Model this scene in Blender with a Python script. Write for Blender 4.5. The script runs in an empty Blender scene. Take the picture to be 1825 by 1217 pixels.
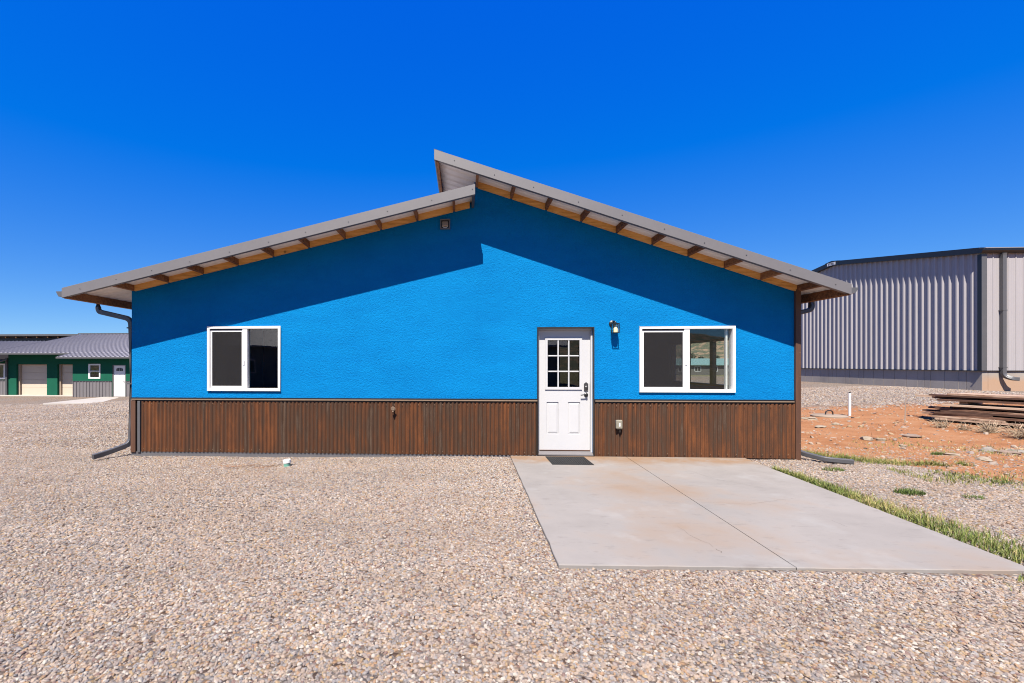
import bpy, bmesh, math, random
import numpy as np
from mathutils import Vector, Matrix
from mathutils.geometry import tessellate_polygon

random.seed(7)
rng = np.random.default_rng(7)
scene = bpy.context.scene
COL = scene.collection

# ------------------------------------------------------------------ camera, sky, sun, exposure
cam_d = bpy.data.cameras.new('camera')
cam = bpy.data.objects.new('camera', cam_d)
COL.objects.link(cam)
cam.location = (0, 0, 1.57)
cam.rotation_euler = (math.radians(90), 0, 0)
cam_d.lens = 16.0
cam_d.sensor_width = 36.0
cam_d.shift_x = 0.0699
cam_d.shift_y = 0.0216
cam_d.clip_start = 0.05
cam_d.clip_end = 4000
scene.camera = cam

YAW = -math.radians(2.824)                    # the buildings are turned a little from the camera
ORG = Vector((-5.518, 8.136, 0))              # foot of the blue wall's left corner
CU, SU = math.cos(YAW), math.sin(YAW)
def B(s, y, z=0.0):                           # building coordinates to world
    return Vector((ORG.x + s*CU - y*SU, ORG.y + s*SU + y*CU, z))

SUN_LOCAL = Vector((0.150, 0.61, -0.950))     # travel direction of sunlight in building coordinates
sd = (B(*SUN_LOCAL) - B(0, 0, 0)).normalized()
sun_elev = math.asin(-sd.z)
sun_az = math.atan2(-sd.x, -sd.y)

SKY_GAIN = (0.55, 0.65, 0.30)
SKY_LIFT = (-0.575, 0.19, 5.25)
world = bpy.data.worlds.new('World')
scene.world = world
world.use_nodes = True
wn = world.node_tree.nodes
wl = world.node_tree.links
wn.clear()
sky = wn.new('ShaderNodeTexSky')
sky.sky_type = 'NISHITA'
sky.sun_disc = False
sky.sun_elevation = sun_elev
sky.sun_rotation = sun_az
sky.altitude = 1800
sky.air_density = 1.0
sky.dust_density = 0.25
sky.ozone_density = 2.5
bg = wn.new('ShaderNodeBackground')
bg.inputs['Strength'].default_value = 0.0505
wo = wn.new('ShaderNodeOutputWorld')
# colour balance of the whole sky: deep azure, same in every direction
gain = wn.new('ShaderNodeVectorMath'); gain.operation = 'MULTIPLY'
gain.inputs[1].default_value = SKY_GAIN
lift = wn.new('ShaderNodeVectorMath'); lift.operation = 'ADD'
lift.inputs[1].default_value = SKY_LIFT
floor_ = wn.new('ShaderNodeVectorMath'); floor_.operation = 'MAXIMUM'
floor_.inputs[1].default_value = (0.004, 0.0, 0.0)
wl.new(sky.outputs[0], gain.inputs[0])
wl.new(gain.outputs[0], lift.inputs[0])
wl.new(lift.outputs[0], floor_.inputs[0])
wl.new(floor_.outputs[0], bg.inputs['Color'])
wl.new(bg.outputs[0], wo.inputs['Surface'])

sun_d = bpy.data.lights.new('sun', 'SUN')
sun_d.energy = 5.0
sun_d.angle = math.radians(0.5)
sun_d.color = (1.0, 0.935, 0.83)
sun = bpy.data.objects.new('sun', sun_d)
COL.objects.link(sun)
sun.location = (-20, -60, 80)
sun.rotation_euler = sd.to_track_quat('-Z', 'Y').to_euler()

scene.view_settings.view_transform = 'Standard'
scene.view_settings.look = 'None'
scene.view_settings.gamma = 1
scene.view_settings.use_curve_mapping = False
scene.view_settings.exposure = 1.35
scene.cycles.filter_width = 1.05
scene.cycles.max_bounces = 6
scene.cycles.transparent_max_bounces = 12

# ------------------------------------------------------------------ material helpers
def new_mat(name):
    m = bpy.data.materials.new(name)
    m.use_nodes = True
    nt = m.node_tree
    return m, nt, nt.nodes['Principled BSDF']
def node(nt, kind, **kw):
    n = nt.nodes.new(kind)
    for k, v in kw.items():
        if k in n.inputs: n.inputs[k].default_value = v
        else: setattr(n, k, v)
    return n
def pos_scaled(nt, sc):
    g = node(nt, 'ShaderNodeNewGeometry')
    mp = node(nt, 'ShaderNodeMapping')
    mp.inputs['Scale'].default_value = sc
    nt.links.new(g.outputs['Position'], mp.inputs['Vector'])
    return mp.outputs['Vector']
def noise(nt, vec, scale, detail=4, rough=0.55):
    n = node(nt, 'ShaderNodeTexNoise', Scale=scale, Detail=detail, Roughness=rough)
    nt.links.new(vec, n.inputs['Vector'])
    return n.outputs['Fac']
def ramp(nt, fac, stops, interp='LINEAR'):
    r = node(nt, 'ShaderNodeValToRGB')
    r.color_ramp.interpolation = interp
    el = r.color_ramp.elements
    while len(el) < len(stops): el.new(0.5)
    for e, (p, c) in zip(el, stops):
        e.position = p
        e.color = (*c, 1) if len(c) == 3 else c
    nt.links.new(fac, r.inputs['Fac'])
    return r.outputs['Color']
def mix(nt, fac, a, b, blend='MIX'):
    n = node(nt, 'ShaderNodeMix', data_type='RGBA', blend_type=blend)
    for sock, v in ((n.inputs[0], fac), (n.inputs[6], a), (n.inputs[7], b)):
        if hasattr(v, 'links') or isinstance(v, bpy.types.NodeSocket): nt.links.new(v, sock)
        elif isinstance(v, (int, float)): sock.default_value = v
        else: sock.default_value = (*v, 1)
    return n.outputs[2]
def math_n(nt, op, a, b=0.0):
    n = node(nt, 'ShaderNodeMath', operation=op)
    for i, v in enumerate((a, b)):
        if isinstance(v, bpy.types.NodeSocket): nt.links.new(v, n.inputs[i])
        else: n.inputs[i].default_value = v
    return n.outputs[0]
def bump(nt, bsdf, h, strength, dist=0.01):
    b = node(nt, 'ShaderNodeBump', Strength=strength, Distance=dist)
    nt.links.new(h, b.inputs['Height'])
    nt.links.new(b.outputs[0], bsdf.inputs['Normal'])
def k(c, f): return tuple(min(1, x*f) for x in c)
ALB = 0.366

def simple(name, col, rough=0.6, metal=0.0, var=0.12, scale=(3, 3, 3), spec=0.5, bump_s=0.0, bump_scale=60):
    """one colour with uneven large and small variation"""
    col = k(col, ALB)
    m, nt, b = new_mat(name)
    v = pos_scaled(nt, scale)
    f1 = noise(nt, v, 1.0, 5, 0.6)
    f2 = noise(nt, v, 11.0, 3, 0.6)
    f = math_n(nt, 'ADD', math_n(nt, 'MULTIPLY', f1, 0.65), math_n(nt, 'MULTIPLY', f2, 0.35))
    nt.links.new(ramp(nt, f, [(0.3, k(col, 1-var)), (0.7, k(col, 1+var))]), b.inputs['Base Color'])
    b.inputs['Roughness'].default_value = rough
    b.inputs['Metallic'].default_value = metal
    b.inputs['Specular IOR Level'].default_value = spec
    if bump_s:
        bump(nt, b, noise(nt, pos_scaled(nt, (1, 1, 1)), bump_scale, 4), bump_s)
    return m

MAT = {}
# blue stucco
m, nt, b = new_mat('blue_stucco'); MAT['stucco'] = m
v = pos_scaled(nt, (1, 1, 1))
big = noise(nt, v, 0.9, 6, 0.65)
fine = noise(nt, v, 38, 4, 0.75)
grit = noise(nt, v, 75, 3, 0.7)
c = ramp(nt, big, [(0.3, (0.0010, 0.1259, 0.3431)), (0.7, (0.0016, 0.1515, 0.3921))])
c = mix(nt, math_n(nt, 'MULTIPLY', ramp(nt, grit, [(0.40, (0, 0, 0)), (0.66, (1, 1, 1))]), 0.5), c, (0.0035, 0.1849, 0.4366))
streak = noise(nt, pos_scaled(nt, (5, 5, 0.35)), 1.0, 3, 0.6)
c = mix(nt, math_n(nt, 'MULTIPLY', ramp(nt, streak, [(0.6, (0, 0, 0)), (0.8, (1, 1, 1))]), 0.18), c, (0.0016, 0.1057, 0.3208))
nt.links.new(c, b.inputs['Base Color'])
b.inputs['Roughness'].default_value = 0.9
b.inputs['Specular IOR Level'].default_value = 0.05
trowel = noise(nt, pos_scaled(nt, (0.7, 0.7, 2.2)), 1.6, 6, 0.7)
c = mix(nt, 1.0, c, ramp(nt, trowel, [(0.33, (0.90, 0.92, 0.94)), (0.67, (1.1, 1.07, 1.04))]), 'MULTIPLY')
nt.links.new(c, b.inputs['Base Color'])
h = math_n(nt, 'ADD', math_n(nt, 'MULTIPLY', fine, 0.7), math_n(nt, 'MULTIPLY', grit, 0.5))
bump(nt, b, h, 1.0, 0.02)

# rusted corrugated iron
m, nt, b = new_mat('rusty_iron'); MAT['rust'] = m
oi = node(nt, 'ShaderNodeObjectInfo')
st = noise(nt, pos_scaled(nt, (16, 16, 0.7)), 1.0, 5, 0.65)
st2 = noise(nt, pos_scaled(nt, (3.2, 3.2, 1.1)), 1.3, 5, 0.65)
gr = noise(nt, pos_scaled(nt, (1, 1, 1)), 90, 4, 0.7)
f = math_n(nt, 'ADD', math_n(nt, 'MULTIPLY', st, 0.55), math_n(nt, 'MULTIPLY', st2, 0.45))
f = math_n(nt, 'ADD', f, math_n(nt, 'MULTIPLY', math_n(nt, 'SUBTRACT', oi.outputs['Random'], 0.5), 0.10))
f = math_n(nt, 'ADD', f, math_n(nt, 'MULTIPLY', math_n(nt, 'SUBTRACT', gr, 0.5), 0.22))
c = ramp(nt, f, [(0.34, (0.0773, 0.0480, 0.0320)), (0.43, (0.0437, 0.0224, 0.0125)), (0.51, (0.0655, 0.0248, 0.0101)), (0.60, (0.1109, 0.0368, 0.0109)), (0.70, (0.1512, 0.0528, 0.0172))])
nt.links.new(c, b.inputs['Base Color'])
b.inputs['Roughness'].default_value = 0.75
b.inputs['Specular IOR Level'].default_value = 0.3
bump(nt, b, gr, 0.25, 0.004)

MAT['rust_trim'] = simple('rust_brown_trim', (0.20, 0.085, 0.042), 0.6, 0, 0.3, (8, 8, 1.2))
MAT['dark_bronze'] = simple('dark_bronze_trim', (0.035, 0.026, 0.022), 0.45, 0, 0.2)
MAT['belt_edge'] = simple('tan_metal_edge', (0.42, 0.29, 0.19), 0.5, 0, 0.15)
MAT['fascia'] = simple('grey_fascia_metal', (0.315, 0.292, 0.302), 0.5, 0, 0.07, (1.2, 1.2, 1.2), 0.5, 0.06, 2.2)
MAT['galv'] = simple('pale_galvanised_sheet', (2.15, 1.96, 1.78), 0.5, 0.0, 0.07, (2, 2, 2))
MAT['roofgrey'] = simple('grey_roof_sheet', (0.56, 0.53, 0.58), 0.5, 0.0, 0.06, (1, 1, 1))
MAT['seam'] = simple('roof_seam_metal', (0.45, 0.425, 0.475), 0.5, 0.0, 0.06)
MAT['charcoal'] = simple('charcoal_gutter_metal', (0.165, 0.16, 0.17), 0.4, 0, 0.12)
MAT['midgrey'] = simple('mid_grey_metal', (0.20, 0.195, 0.205), 0.42, 0, 0.08)
MAT['white'] = simple('white_vinyl', (1.55, 1.52, 1.50), 0.35, 0, 0.025)
MAT['door_white'] = simple('white_door_paint', (1.08, 1.07, 1.09), 0.38, 0, 0.03, (2, 2, 2), 0.5, 0.05, 40)
MAT['nickel'] = simple('brushed_nickel', (0.42, 0.41, 0.40), 0.3, 0.9, 0.1)
MAT['black'] = simple('black_metal', (0.014, 0.014, 0.016), 0.4, 0, 0.2)
MAT['rubber'] = simple('black_rubber', (0.02, 0.02, 0.022), 0.75, 0, 0.25, (20, 20, 20))
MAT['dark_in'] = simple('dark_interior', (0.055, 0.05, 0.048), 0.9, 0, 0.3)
MAT['brass'] = simple('weathered_brass', (0.55, 0.38, 0.26), 0.45, 0.5, 0.15, (40, 40, 40))
MAT['cream'] = simple('yellowed_clear_plastic', (0.50, 0.46, 0.36), 0.3, 0, 0.18, (25, 25, 25))
MAT['frost'] = simple('frosted_cream_glass', (2.2, 1.85, 1.2), 0.4, 0, 0.05)
MAT['pvc'] = simple('white_pvc', (1.6, 1.57, 1.52), 0.4, 0, 0.04)
MAT['mint'] = simple('mint_green_pvc', (0.30, 0.72, 0.56), 0.45, 0, 0.1, (20, 20, 20))
MAT['green'] = simple('green_stucco', (0.010, 0.19, 0.11), 0.9, 0, 0.12, (2, 2, 2), 0.2, 0.2, 60)
MAT['beige'] = simple('cream_garage_paint', (1.15, 0.96, 0.76), 0.55, 0, 0.03)
MAT['beige_frame'] = simple('tan_garage_frame', (0.80, 0.62, 0.48), 0.6, 0, 0.04)
MAT['greypanel'] = simple('grey_wainscot_metal', (0.36, 0.33, 0.34), 0.45, 0, 0.05)
MAT['wall_metal'] = simple('lilac_grey_wall_metal', (0.76, 0.71, 0.73), 0.45, 0.0, 0.06, (2, 2, .4), 0.3)
MAT['black_trim'] = simple('black_roof_trim', (0.018, 0.017, 0.02), 0.4, 0, 0.2)
MAT['teal'] = simple('teal_roof_metal', (0.33, 0.56, 0.50), 0.5, 0, 0.1)
MAT['graywall'] = simple('grey_house_siding', (0.19, 0.18, 0.18), 0.8, 0, 0.1)
MAT['found'] = simple('grey_foundation_coating', (0.22, 0.21, 0.225), 0.85, 0, 0.12, (5, 5, 5))

# glass and insect screen
m, nt, b = new_mat('window_glass'); MAT['glass'] = m
tr = node(nt, 'ShaderNodeBsdfTransparent'); tr.inputs[0].default_value = (0.91, 0.93, 0.925, 1)
gl = node(nt, 'ShaderNodeBsdfGlossy', Roughness=0.01); gl.inputs[0].default_value = (1, 1, 1, 1)
lw = node(nt, 'ShaderNodeLayerWeight', Blend=0.5)
mx = node(nt, 'ShaderNodeMixShader')
nt.links.new(math_n(nt, 'ADD', math_n(nt, 'MULTIPLY', math_n(nt, 'POWER', lw.outputs['Facing'], 4.0), 0.8), 0.05), mx.inputs[0])
nt.links.new(tr.outputs[0], mx.inputs[1]); nt.links.new(gl.outputs[0], mx.inputs[2])
nt.links.new(mx.outputs[0], nt.nodes['Material Output'].inputs[0])
bump_n = node(nt, 'ShaderNodeBump', Strength=0.04, Distance=0.02)
nt.links.new(noise(nt, pos_scaled(nt, (1, 1, 1)), 2.5, 1), bump_n.inputs['Height'])
nt.links.new(bump_n.outputs[0], gl.inputs['Normal'])
m, nt, b = new_mat('insect_screen'); MAT['screen'] = m
tr = node(nt, 'ShaderNodeBsdfTransparent')
df = node(nt, 'ShaderNodeBsdfDiffuse'); df.inputs[0].default_value = (0.026, 0.025, 0.027, 1)
mx = node(nt, 'ShaderNodeMixShader')
wv = noise(nt, pos_scaled(nt, (1, 1, 1)), 350, 1)
nt.links.new(math_n(nt, 'ADD', math_n(nt, 'MULTIPLY', wv, 0.2), 0.42), mx.inputs[0])
nt.links.new(tr.outputs[0], mx.inputs[1]); nt.links.new(df.outputs[0], mx.inputs[2])
nt.links.new(mx.outputs[0], nt.nodes['Material Output'].inputs[0])

# timber
def wood(name, dark, mid, light, sc=(2, 2, 2), use_rand=0.25, stretch=(3, 26, 26)):
    dark, mid, light = k(dark, ALB), k(mid, ALB), k(light, ALB)
    m, nt, b = new_mat(name)
    tc = node(nt, 'ShaderNodeTexCoord')
    oi = node(nt, 'ShaderNodeObjectInfo')
    add = node(nt, 'ShaderNodeVectorMath', operation='ADD')
    mp = node(nt, 'ShaderNodeMapping'); mp.inputs['Scale'].default_value = stretch
    cx = node(nt, 'ShaderNodeCombineXYZ')
    nt.links.new(math_n(nt, 'MULTIPLY', oi.outputs['Random'], 37.0), cx.inputs[0])
    nt.links.new(tc.outputs['Object'], add.inputs[0]); nt.links.new(cx.outputs[0], add.inputs[1])
    nt.links.new(add.outputs[0], mp.inputs['Vector'])
    f = noise(nt, mp.outputs[0], 1.0, 5, 0.65)
    f = math_n(nt, 'ADD', f, math_n(nt, 'MULTIPLY', math_n(nt, 'SUBTRACT', oi.outputs['Random'], 0.5), use_rand))
    c = ramp(nt, f, [(0.32, dark), (0.5, mid), (0.68, light)])
    vor = node(nt, 'ShaderNodeTexVoronoi', Scale=2.3)
    nt.links.new(add.outputs[0], vor.inputs['Vector'])
    kn = ramp(nt, vor.outputs['Distance'], [(0.035, (1, 1, 1)), (0.075, (0, 0, 0))])
    c = mix(nt, math_n(nt, 'MULTIPLY', kn, 0.8), c, k(dark, 0.3))
    nt.links.new(c, b.inputs['Base Color'])
    b.inputs['Roughness'].default_value = 0.75
    bump(nt, b, f, 0.3, 0.004)
    return m
MAT['pine'] = wood('orange_stained_pine', (1.4, 0.60, 0.13), (1.95, 0.95, 0.24), (2.2, 1.15, 0.36), use_rand=0.12)
MAT['darkpine'] = wood('brown_stained_pine', (0.24, 0.08, 0.02), (0.55, 0.20, 0.06), (0.85, 0.36, 0.12))
MAT['plank'] = wood('weathered_plank_wood', (0.16, 0.07, 0.038), (0.46, 0.235, 0.135), (1.05, 0.76, 0.55), use_rand=0.55)

# concrete
def concrete(name, base, stain=(0.50, 0.36, 0.26), stain_amt=0.4, dark=0.25):
    base, stain = k(base, ALB), k(stain, ALB)
    m, nt, b = new_mat(name)
    v = pos_scaled(nt, (1, 1, 1))
    n1 = noise(nt, v, 1.1, 6, 0.65); n2 = noise(nt, v, 0.55, 5, 0.6); n3 = noise(nt, pos_scaled(nt, (1.2, 4, 4)), 3.0, 6, 0.7); n4 = noise(nt, v, 130, 3, 0.6)
    c = ramp(nt, n1, [(0.32, k(base, 0.88)), (0.68, k(base, 1.1))])
    c = mix(nt, math_n(nt, 'MULTIPLY', ramp(nt, n2, [(0.48, (0, 0, 0)), (0.66, (1, 1, 1))]), stain_amt), c, stain)
    c = mix(nt, math_n(nt, 'MULTIPLY', ramp(nt, n3, [(0.58, (0, 0, 0)), (0.76, (1, 1, 1))]), dark), c, k(base, 0.5))
    c = mix(nt, math_n(nt, 'MULTIPLY', n4, 0.18), c, k(base, 0.7))
    nt.links.new(c, b.inputs['Base Color'])
    b.inputs['Roughness'].default_value = 0.85
    b.inputs['Specular IOR Level'].default_value = 0.25
    bump(nt, b, math_n(nt, 'ADD', math_n(nt, 'MULTIPLY', n4, 0.4), n3), 0.18, 0.006)
    return m, nt, b, c
MAT['lid'] = concrete('sandy_concrete', (0.60, 0.46, 0.35))[0]
MAT['concrete'] = concrete('pale_concrete', (0.86, 0.79, 0.72))[0]
MAT['conc_edge_dark'] = simple('crack_shadow_dirt', (0.20, 0.15, 0.12), 0.9, 0, 0.3, (9, 9, 9))
MAT['conc_edge'] = concrete('slab_edge_concrete', (0.42, 0.38, 0.35))[0]
m, nt, b, c = concrete('patio_concrete', (0.55, 0.50, 0.468), (0.53, 0.385, 0.285), 0.95, 0.5); MAT['patio'] = m
tc = node(nt, 'ShaderNodeTexCoord'); sx = node(nt, 'ShaderNodeSeparateXYZ')
nt.links.new(tc.outputs['Object'], sx.inputs[0])
nb = noise(nt, pos_scaled(nt, (1, 1, 1)), 2.4, 4, 0.6)
near = math_n(nt, 'ADD', math_n(nt, 'ADD', math_n(nt, 'MULTIPLY', sx.outputs[1], 1.3), 0.45), math_n(nt, 'MULTIPLY', nb, 0.8))       # rust-red soil washed over the strip at the wall
wash = math_n(nt, 'MULTIPLY', ramp(nt, near, [(0.0, (0, 0, 0)), (0.45, (1, 1, 1))]), ramp(nt, nb, [(0.30, (0.1, 0.1, 0.1)), (0.55, (1, 1, 1))]))
c = mix(nt, math_n(nt, 'MULTIPLY', wash, 0.85), c, k((0.50, 0.31, 0.18), ALB))
sc1 = noise(nt, pos_scaled(nt, (1.0, 2.6, 1)), 4.0, 8, 0.75)                          # scuffs and dark drips
c = mix(nt, math_n(nt, 'MULTIPLY', ramp(nt, sc1, [(0.57, (0, 0, 0)), (0.68, (1, 1, 1))]), 0.5), c, k((0.34, 0.30, 0.28), ALB))
sp1 = node(nt, 'ShaderNodeTexVoronoi', Scale=1.1); nt.links.new(pos_scaled(nt, (1, 1.6, 1)), sp1.inputs['Vector'])
c = mix(nt, math_n(nt, 'MULTIPLY', ramp(nt, math_n(nt, 'ADD', sp1.outputs['Distance'], math_n(nt, 'MULTIPLY', nb, 0.12)), [(0.08, (1, 1, 1)), (0.15, (0, 0, 0))]), 0.35), c, k((0.30, 0.25, 0.23), ALB))
pw = noise(nt, pos_scaled(nt, (0.8, 0.8, 1)), 1.9, 5, 0.6)
c = mix(nt, math_n(nt, 'MULTIPLY', ramp(nt, pw, [(0.56, (0, 0, 0)), (0.70, (1, 1, 1))]), 0.4), c, k((0.66, 0.64, 0.62), ALB))
nt.links.new(c, b.inputs['Base Color'])
m, nt, b, c = concrete('stained_foundation', (0.80, 0.71, 0.63), (0.46, 0.40, 0.36), 0.6, 0.6); MAT['fdn'] = m
g = node(nt, 'ShaderNodeNewGeometry'); sx = node(nt, 'ShaderNodeSeparateXYZ'); tc = node(nt, 'ShaderNodeTexCoord'); so = node(nt, 'ShaderNodeSeparateXYZ')
nt.links.new(g.outputs['Position'], sx.inputs[0]); nt.links.new(tc.outputs['Object'], so.inputs[0])
xx = ramp(nt, so.outputs[0], [(0.003, (0, 0, 0)), (0.012, (1, 1, 1))])
zz = math_n(nt, 'ADD', math_n(nt, 'SUBTRACT', 1.25, sx.outputs[2]), math_n(nt, 'MULTIPLY', noise(nt, g.outputs['Position'], 2.5, 4), 0.7))
soil = math_n(nt, 'MULTIPLY', xx, ramp(nt, zz, [(0.45, (0, 0, 0)), (0.8, (1, 1, 1))]))
c = mix(nt, math_n(nt, 'MULTIPLY', soil, 0.85), c, k((0.85, 0.53, 0.34), ALB))
nt.links.new(c, b.inputs['Base Color'])

STONE_STOPS = [(0.0, (0.14, 0.095, 0.08)), (0.05, (0.35, 0.31, 0.305)), (0.14, (0.55, 0.425, 0.345)), (0.25, (0.47, 0.43, 0.425)), (0.36, (0.68, 0.53, 0.425)),
               (0.48, (0.57, 0.36, 0.225)), (0.55, (0.58, 0.47, 0.40)), (0.65, (0.62, 0.44, 0.26)), (0.70, (0.50, 0.40, 0.36)), (0.80, (0.78, 0.70, 0.62)), (0.88, (0.34, 0.215, 0.19)), (0.93, (0.60, 0.56, 0.55)), (0.985, (0.22, 0.155, 0.14))]
STONE_STOPS = [(p, (c[0]*0.362, c[1]*0.360, c[2]*0.350)) for p, c in STONE_STOPS]
# stones (tone comes from the scattered point)
m, nt, b = new_mat('gravel_stone'); MAT['stone'] = m
at = node(nt, 'ShaderNodeAttribute', attribute_name='tone', attribute_type='INSTANCER')
c = ramp(nt, at.outputs['Fac'], STONE_STOPS, 'CONSTANT')
n1 = noise(nt, pos_scaled(nt, (1, 1, 1)), 90, 3, 0.6)
c = mix(nt, math_n(nt, 'MULTIPLY', n1, 0.18), c, k((0.5, 0.42, 0.36), 0.75*ALB))
big = noise(nt, pos_scaled(nt, (1, 1, 1)), 0.55, 3, 0.6)
track = noise(nt, pos_scaled(nt, (0.35, 1.3, 1)), 1.0, 4, 0.6)
c = mix(nt, 1.0, c, ramp(nt, track, [(0.35, (0.97, 0.97, 0.98)), (0.65, (1.17, 1.17, 1.18))]), 'MULTIPLY')
c = mix(nt, math_n(nt, 'MULTIPLY', ramp(nt, big, [(0.50, (0, 0, 0)), (0.68, (1, 1, 1))]), 0.20), c, k((0.54, 0.34, 0.21), ALB))
nt.links.new(c, b.inputs['Base Color'])
b.inputs['Roughness'].default_value = 0.8
b.inputs['Specular IOR Level'].default_value = 0.3

# ground: gravel with red dirt where the vertex mask says so
m, nt, b = new_mat('ground_gravel_and_dirt'); MAT['ground'] = m
v = pos_scaled(nt, (1, 1, 1))
vo = node(nt, 'ShaderNodeTexVoronoi', Scale=36.0); nt.links.new(v, vo.inputs['Vector'])
sr = node(nt, 'ShaderNodeSeparateColor'); nt.links.new(vo.outputs['Color'], sr.inputs[0])
grav = ramp(nt, sr.outputs[0], STONE_STOPS, 'CONSTANT')
grav = mix(nt, math_n(nt, 'MULTIPLY', ramp(nt, vo.outputs['Distance'], [(0.35, (0, 0, 0)), (0.7, (1, 1, 1))]), 0.6), grav, k((0.10, 0.075, 0.065), ALB))
big = noise(nt, v, 0.35, 4, 0.6)
grav = mix(nt, math_n(nt, 'MULTIPLY', ramp(nt, big, [(0.48, (0, 0, 0)), (0.68, (1, 1, 1))]), 0.45), grav, k((0.50, 0.29, 0.17), ALB))
d1 = noise(nt, v, 1.3, 6, 0.65); d2 = noise(nt, v, 14, 5, 0.7); d3 = noise(nt, v, 60, 3, 0.7)
dirt = ramp(nt, d1, [(0.3, (0.40, 0.165, 0.075)), (0.5, (0.50, 0.225, 0.11)), (0.7, (0.56, 0.29, 0.165))])
dirt = mix(nt, math_n(nt, 'MULTIPLY', ramp(nt, d2, [(0.52, (0, 0, 0)), (0.72, (1, 1, 1))]), 0.55), dirt, (0.24, 0.10, 0.05))
dirt = mix(nt, math_n(nt, 'MULTIPLY', ramp(nt, d3, [(0.60, (0, 0, 0)), (0.74, (1, 1, 1))]), 0.6), dirt, (0.66, 0.48, 0.35))
at = node(nt, 'ShaderNodeAttribute', attribute_name='dirt')
mk = math_n(nt, 'ADD', at.outputs['Fac'], math_n(nt, 'MULTIPLY', math_n(nt, 'SUBTRACT', noise(nt, v, 2.2, 6, 0.7), 0.5), 1.5))
mk = ramp(nt, mk, [(0.38, (0, 0, 0)), (0.62, (1, 1, 1))])
field = node(nt, 'ShaderNodeAttribute', attribute_name='field')
grass_c = ramp(nt, noise(nt, v, 0.25, 6, 0.7), [(0.3, (0.22, 0.20, 0.10)), (0.5, (0.34, 0.31, 0.16)), (0.7, (0.42, 0.36, 0.21))])
c = mix(nt, mk, grav, mix(nt, 1.0, dirt, (ALB*1.33, ALB*1.36, ALB*1.30), 'MULTIPLY'))
c = mix(nt, field.outputs['Fac'], c, mix(nt, 1.0, grass_c, (ALB, ALB, ALB), 'MULTIPLY'))
nt.links.new(c, b.inputs['Base Color'])
b.inputs['Roughness'].default_value = 0.95
b.inputs['Specular IOR Level'].default_value = 0.1
hh = math_n(nt, 'ADD', math_n(nt, 'MULTIPLY', vo.outputs['Distance'], -1.0), math_n(nt, 'MULTIPLY', d2, 0.6))
bump(nt, b, hh, 0.8, 0.02)

# grass, weeds, brush hill
m, nt, b = new_mat('grass_blade'); MAT['grass'] = m
at = node(nt, 'ShaderNodeAttribute', attribute_name='tone')
nt.links.new(ramp(nt, at.outputs['Fac'], [(0.0, (0.0480, 0.0762, 0.0160)), (0.35, (0.0984, 0.1254, 0.0260)), (0.65, (0.1740, 0.1736, 0.0480)), (0.85, (0.2880, 0.2240, 0.0900)), (1.0, (0.3480, 0.2576, 0.1300))]), b.inputs['Base Color'])
b.inputs['Roughness'].default_value = 0.6
b.inputs['Specular IOR Level'].default_value = 0.25
MAT['bare_stake'] = simple('pale_bare_wood', (0.75, 0.58, 0.45), 0.8, 0, 0.1)
MAT['straw'] = simple('dry_weed_stem', (0.80, 0.60, 0.40), 0.8, 0, 0.3, (9, 9, 9))
m, nt, b = new_mat('brush_hill'); MAT['hill'] = m
v = pos_scaled(nt, (1, 1, 1.6))
f1 = noise(nt, v, 0.28, 6, 0.75); f2 = noise(nt, v, 0.05, 4, 0.6)
c = ramp(nt, f2, [(0.35, (0.1650, 0.0975, 0.0562)), (0.65, (0.2100, 0.1425, 0.0863))])
c = mix(nt, ramp(nt, f1, [(0.45, (0, 0, 0)), (0.51, (1, 1, 1))]), c, (0.0562, 0.0638, 0.0338))
nt.links.new(c, b.inputs['Base Color'])
b.inputs['Roughness'].default_value = 1.0
MAT['shrub'] = simple('dark_shrub_leaf', (0.065, 0.085, 0.04), 0.8, 0, 0.4, (3, 3, 3))

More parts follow.
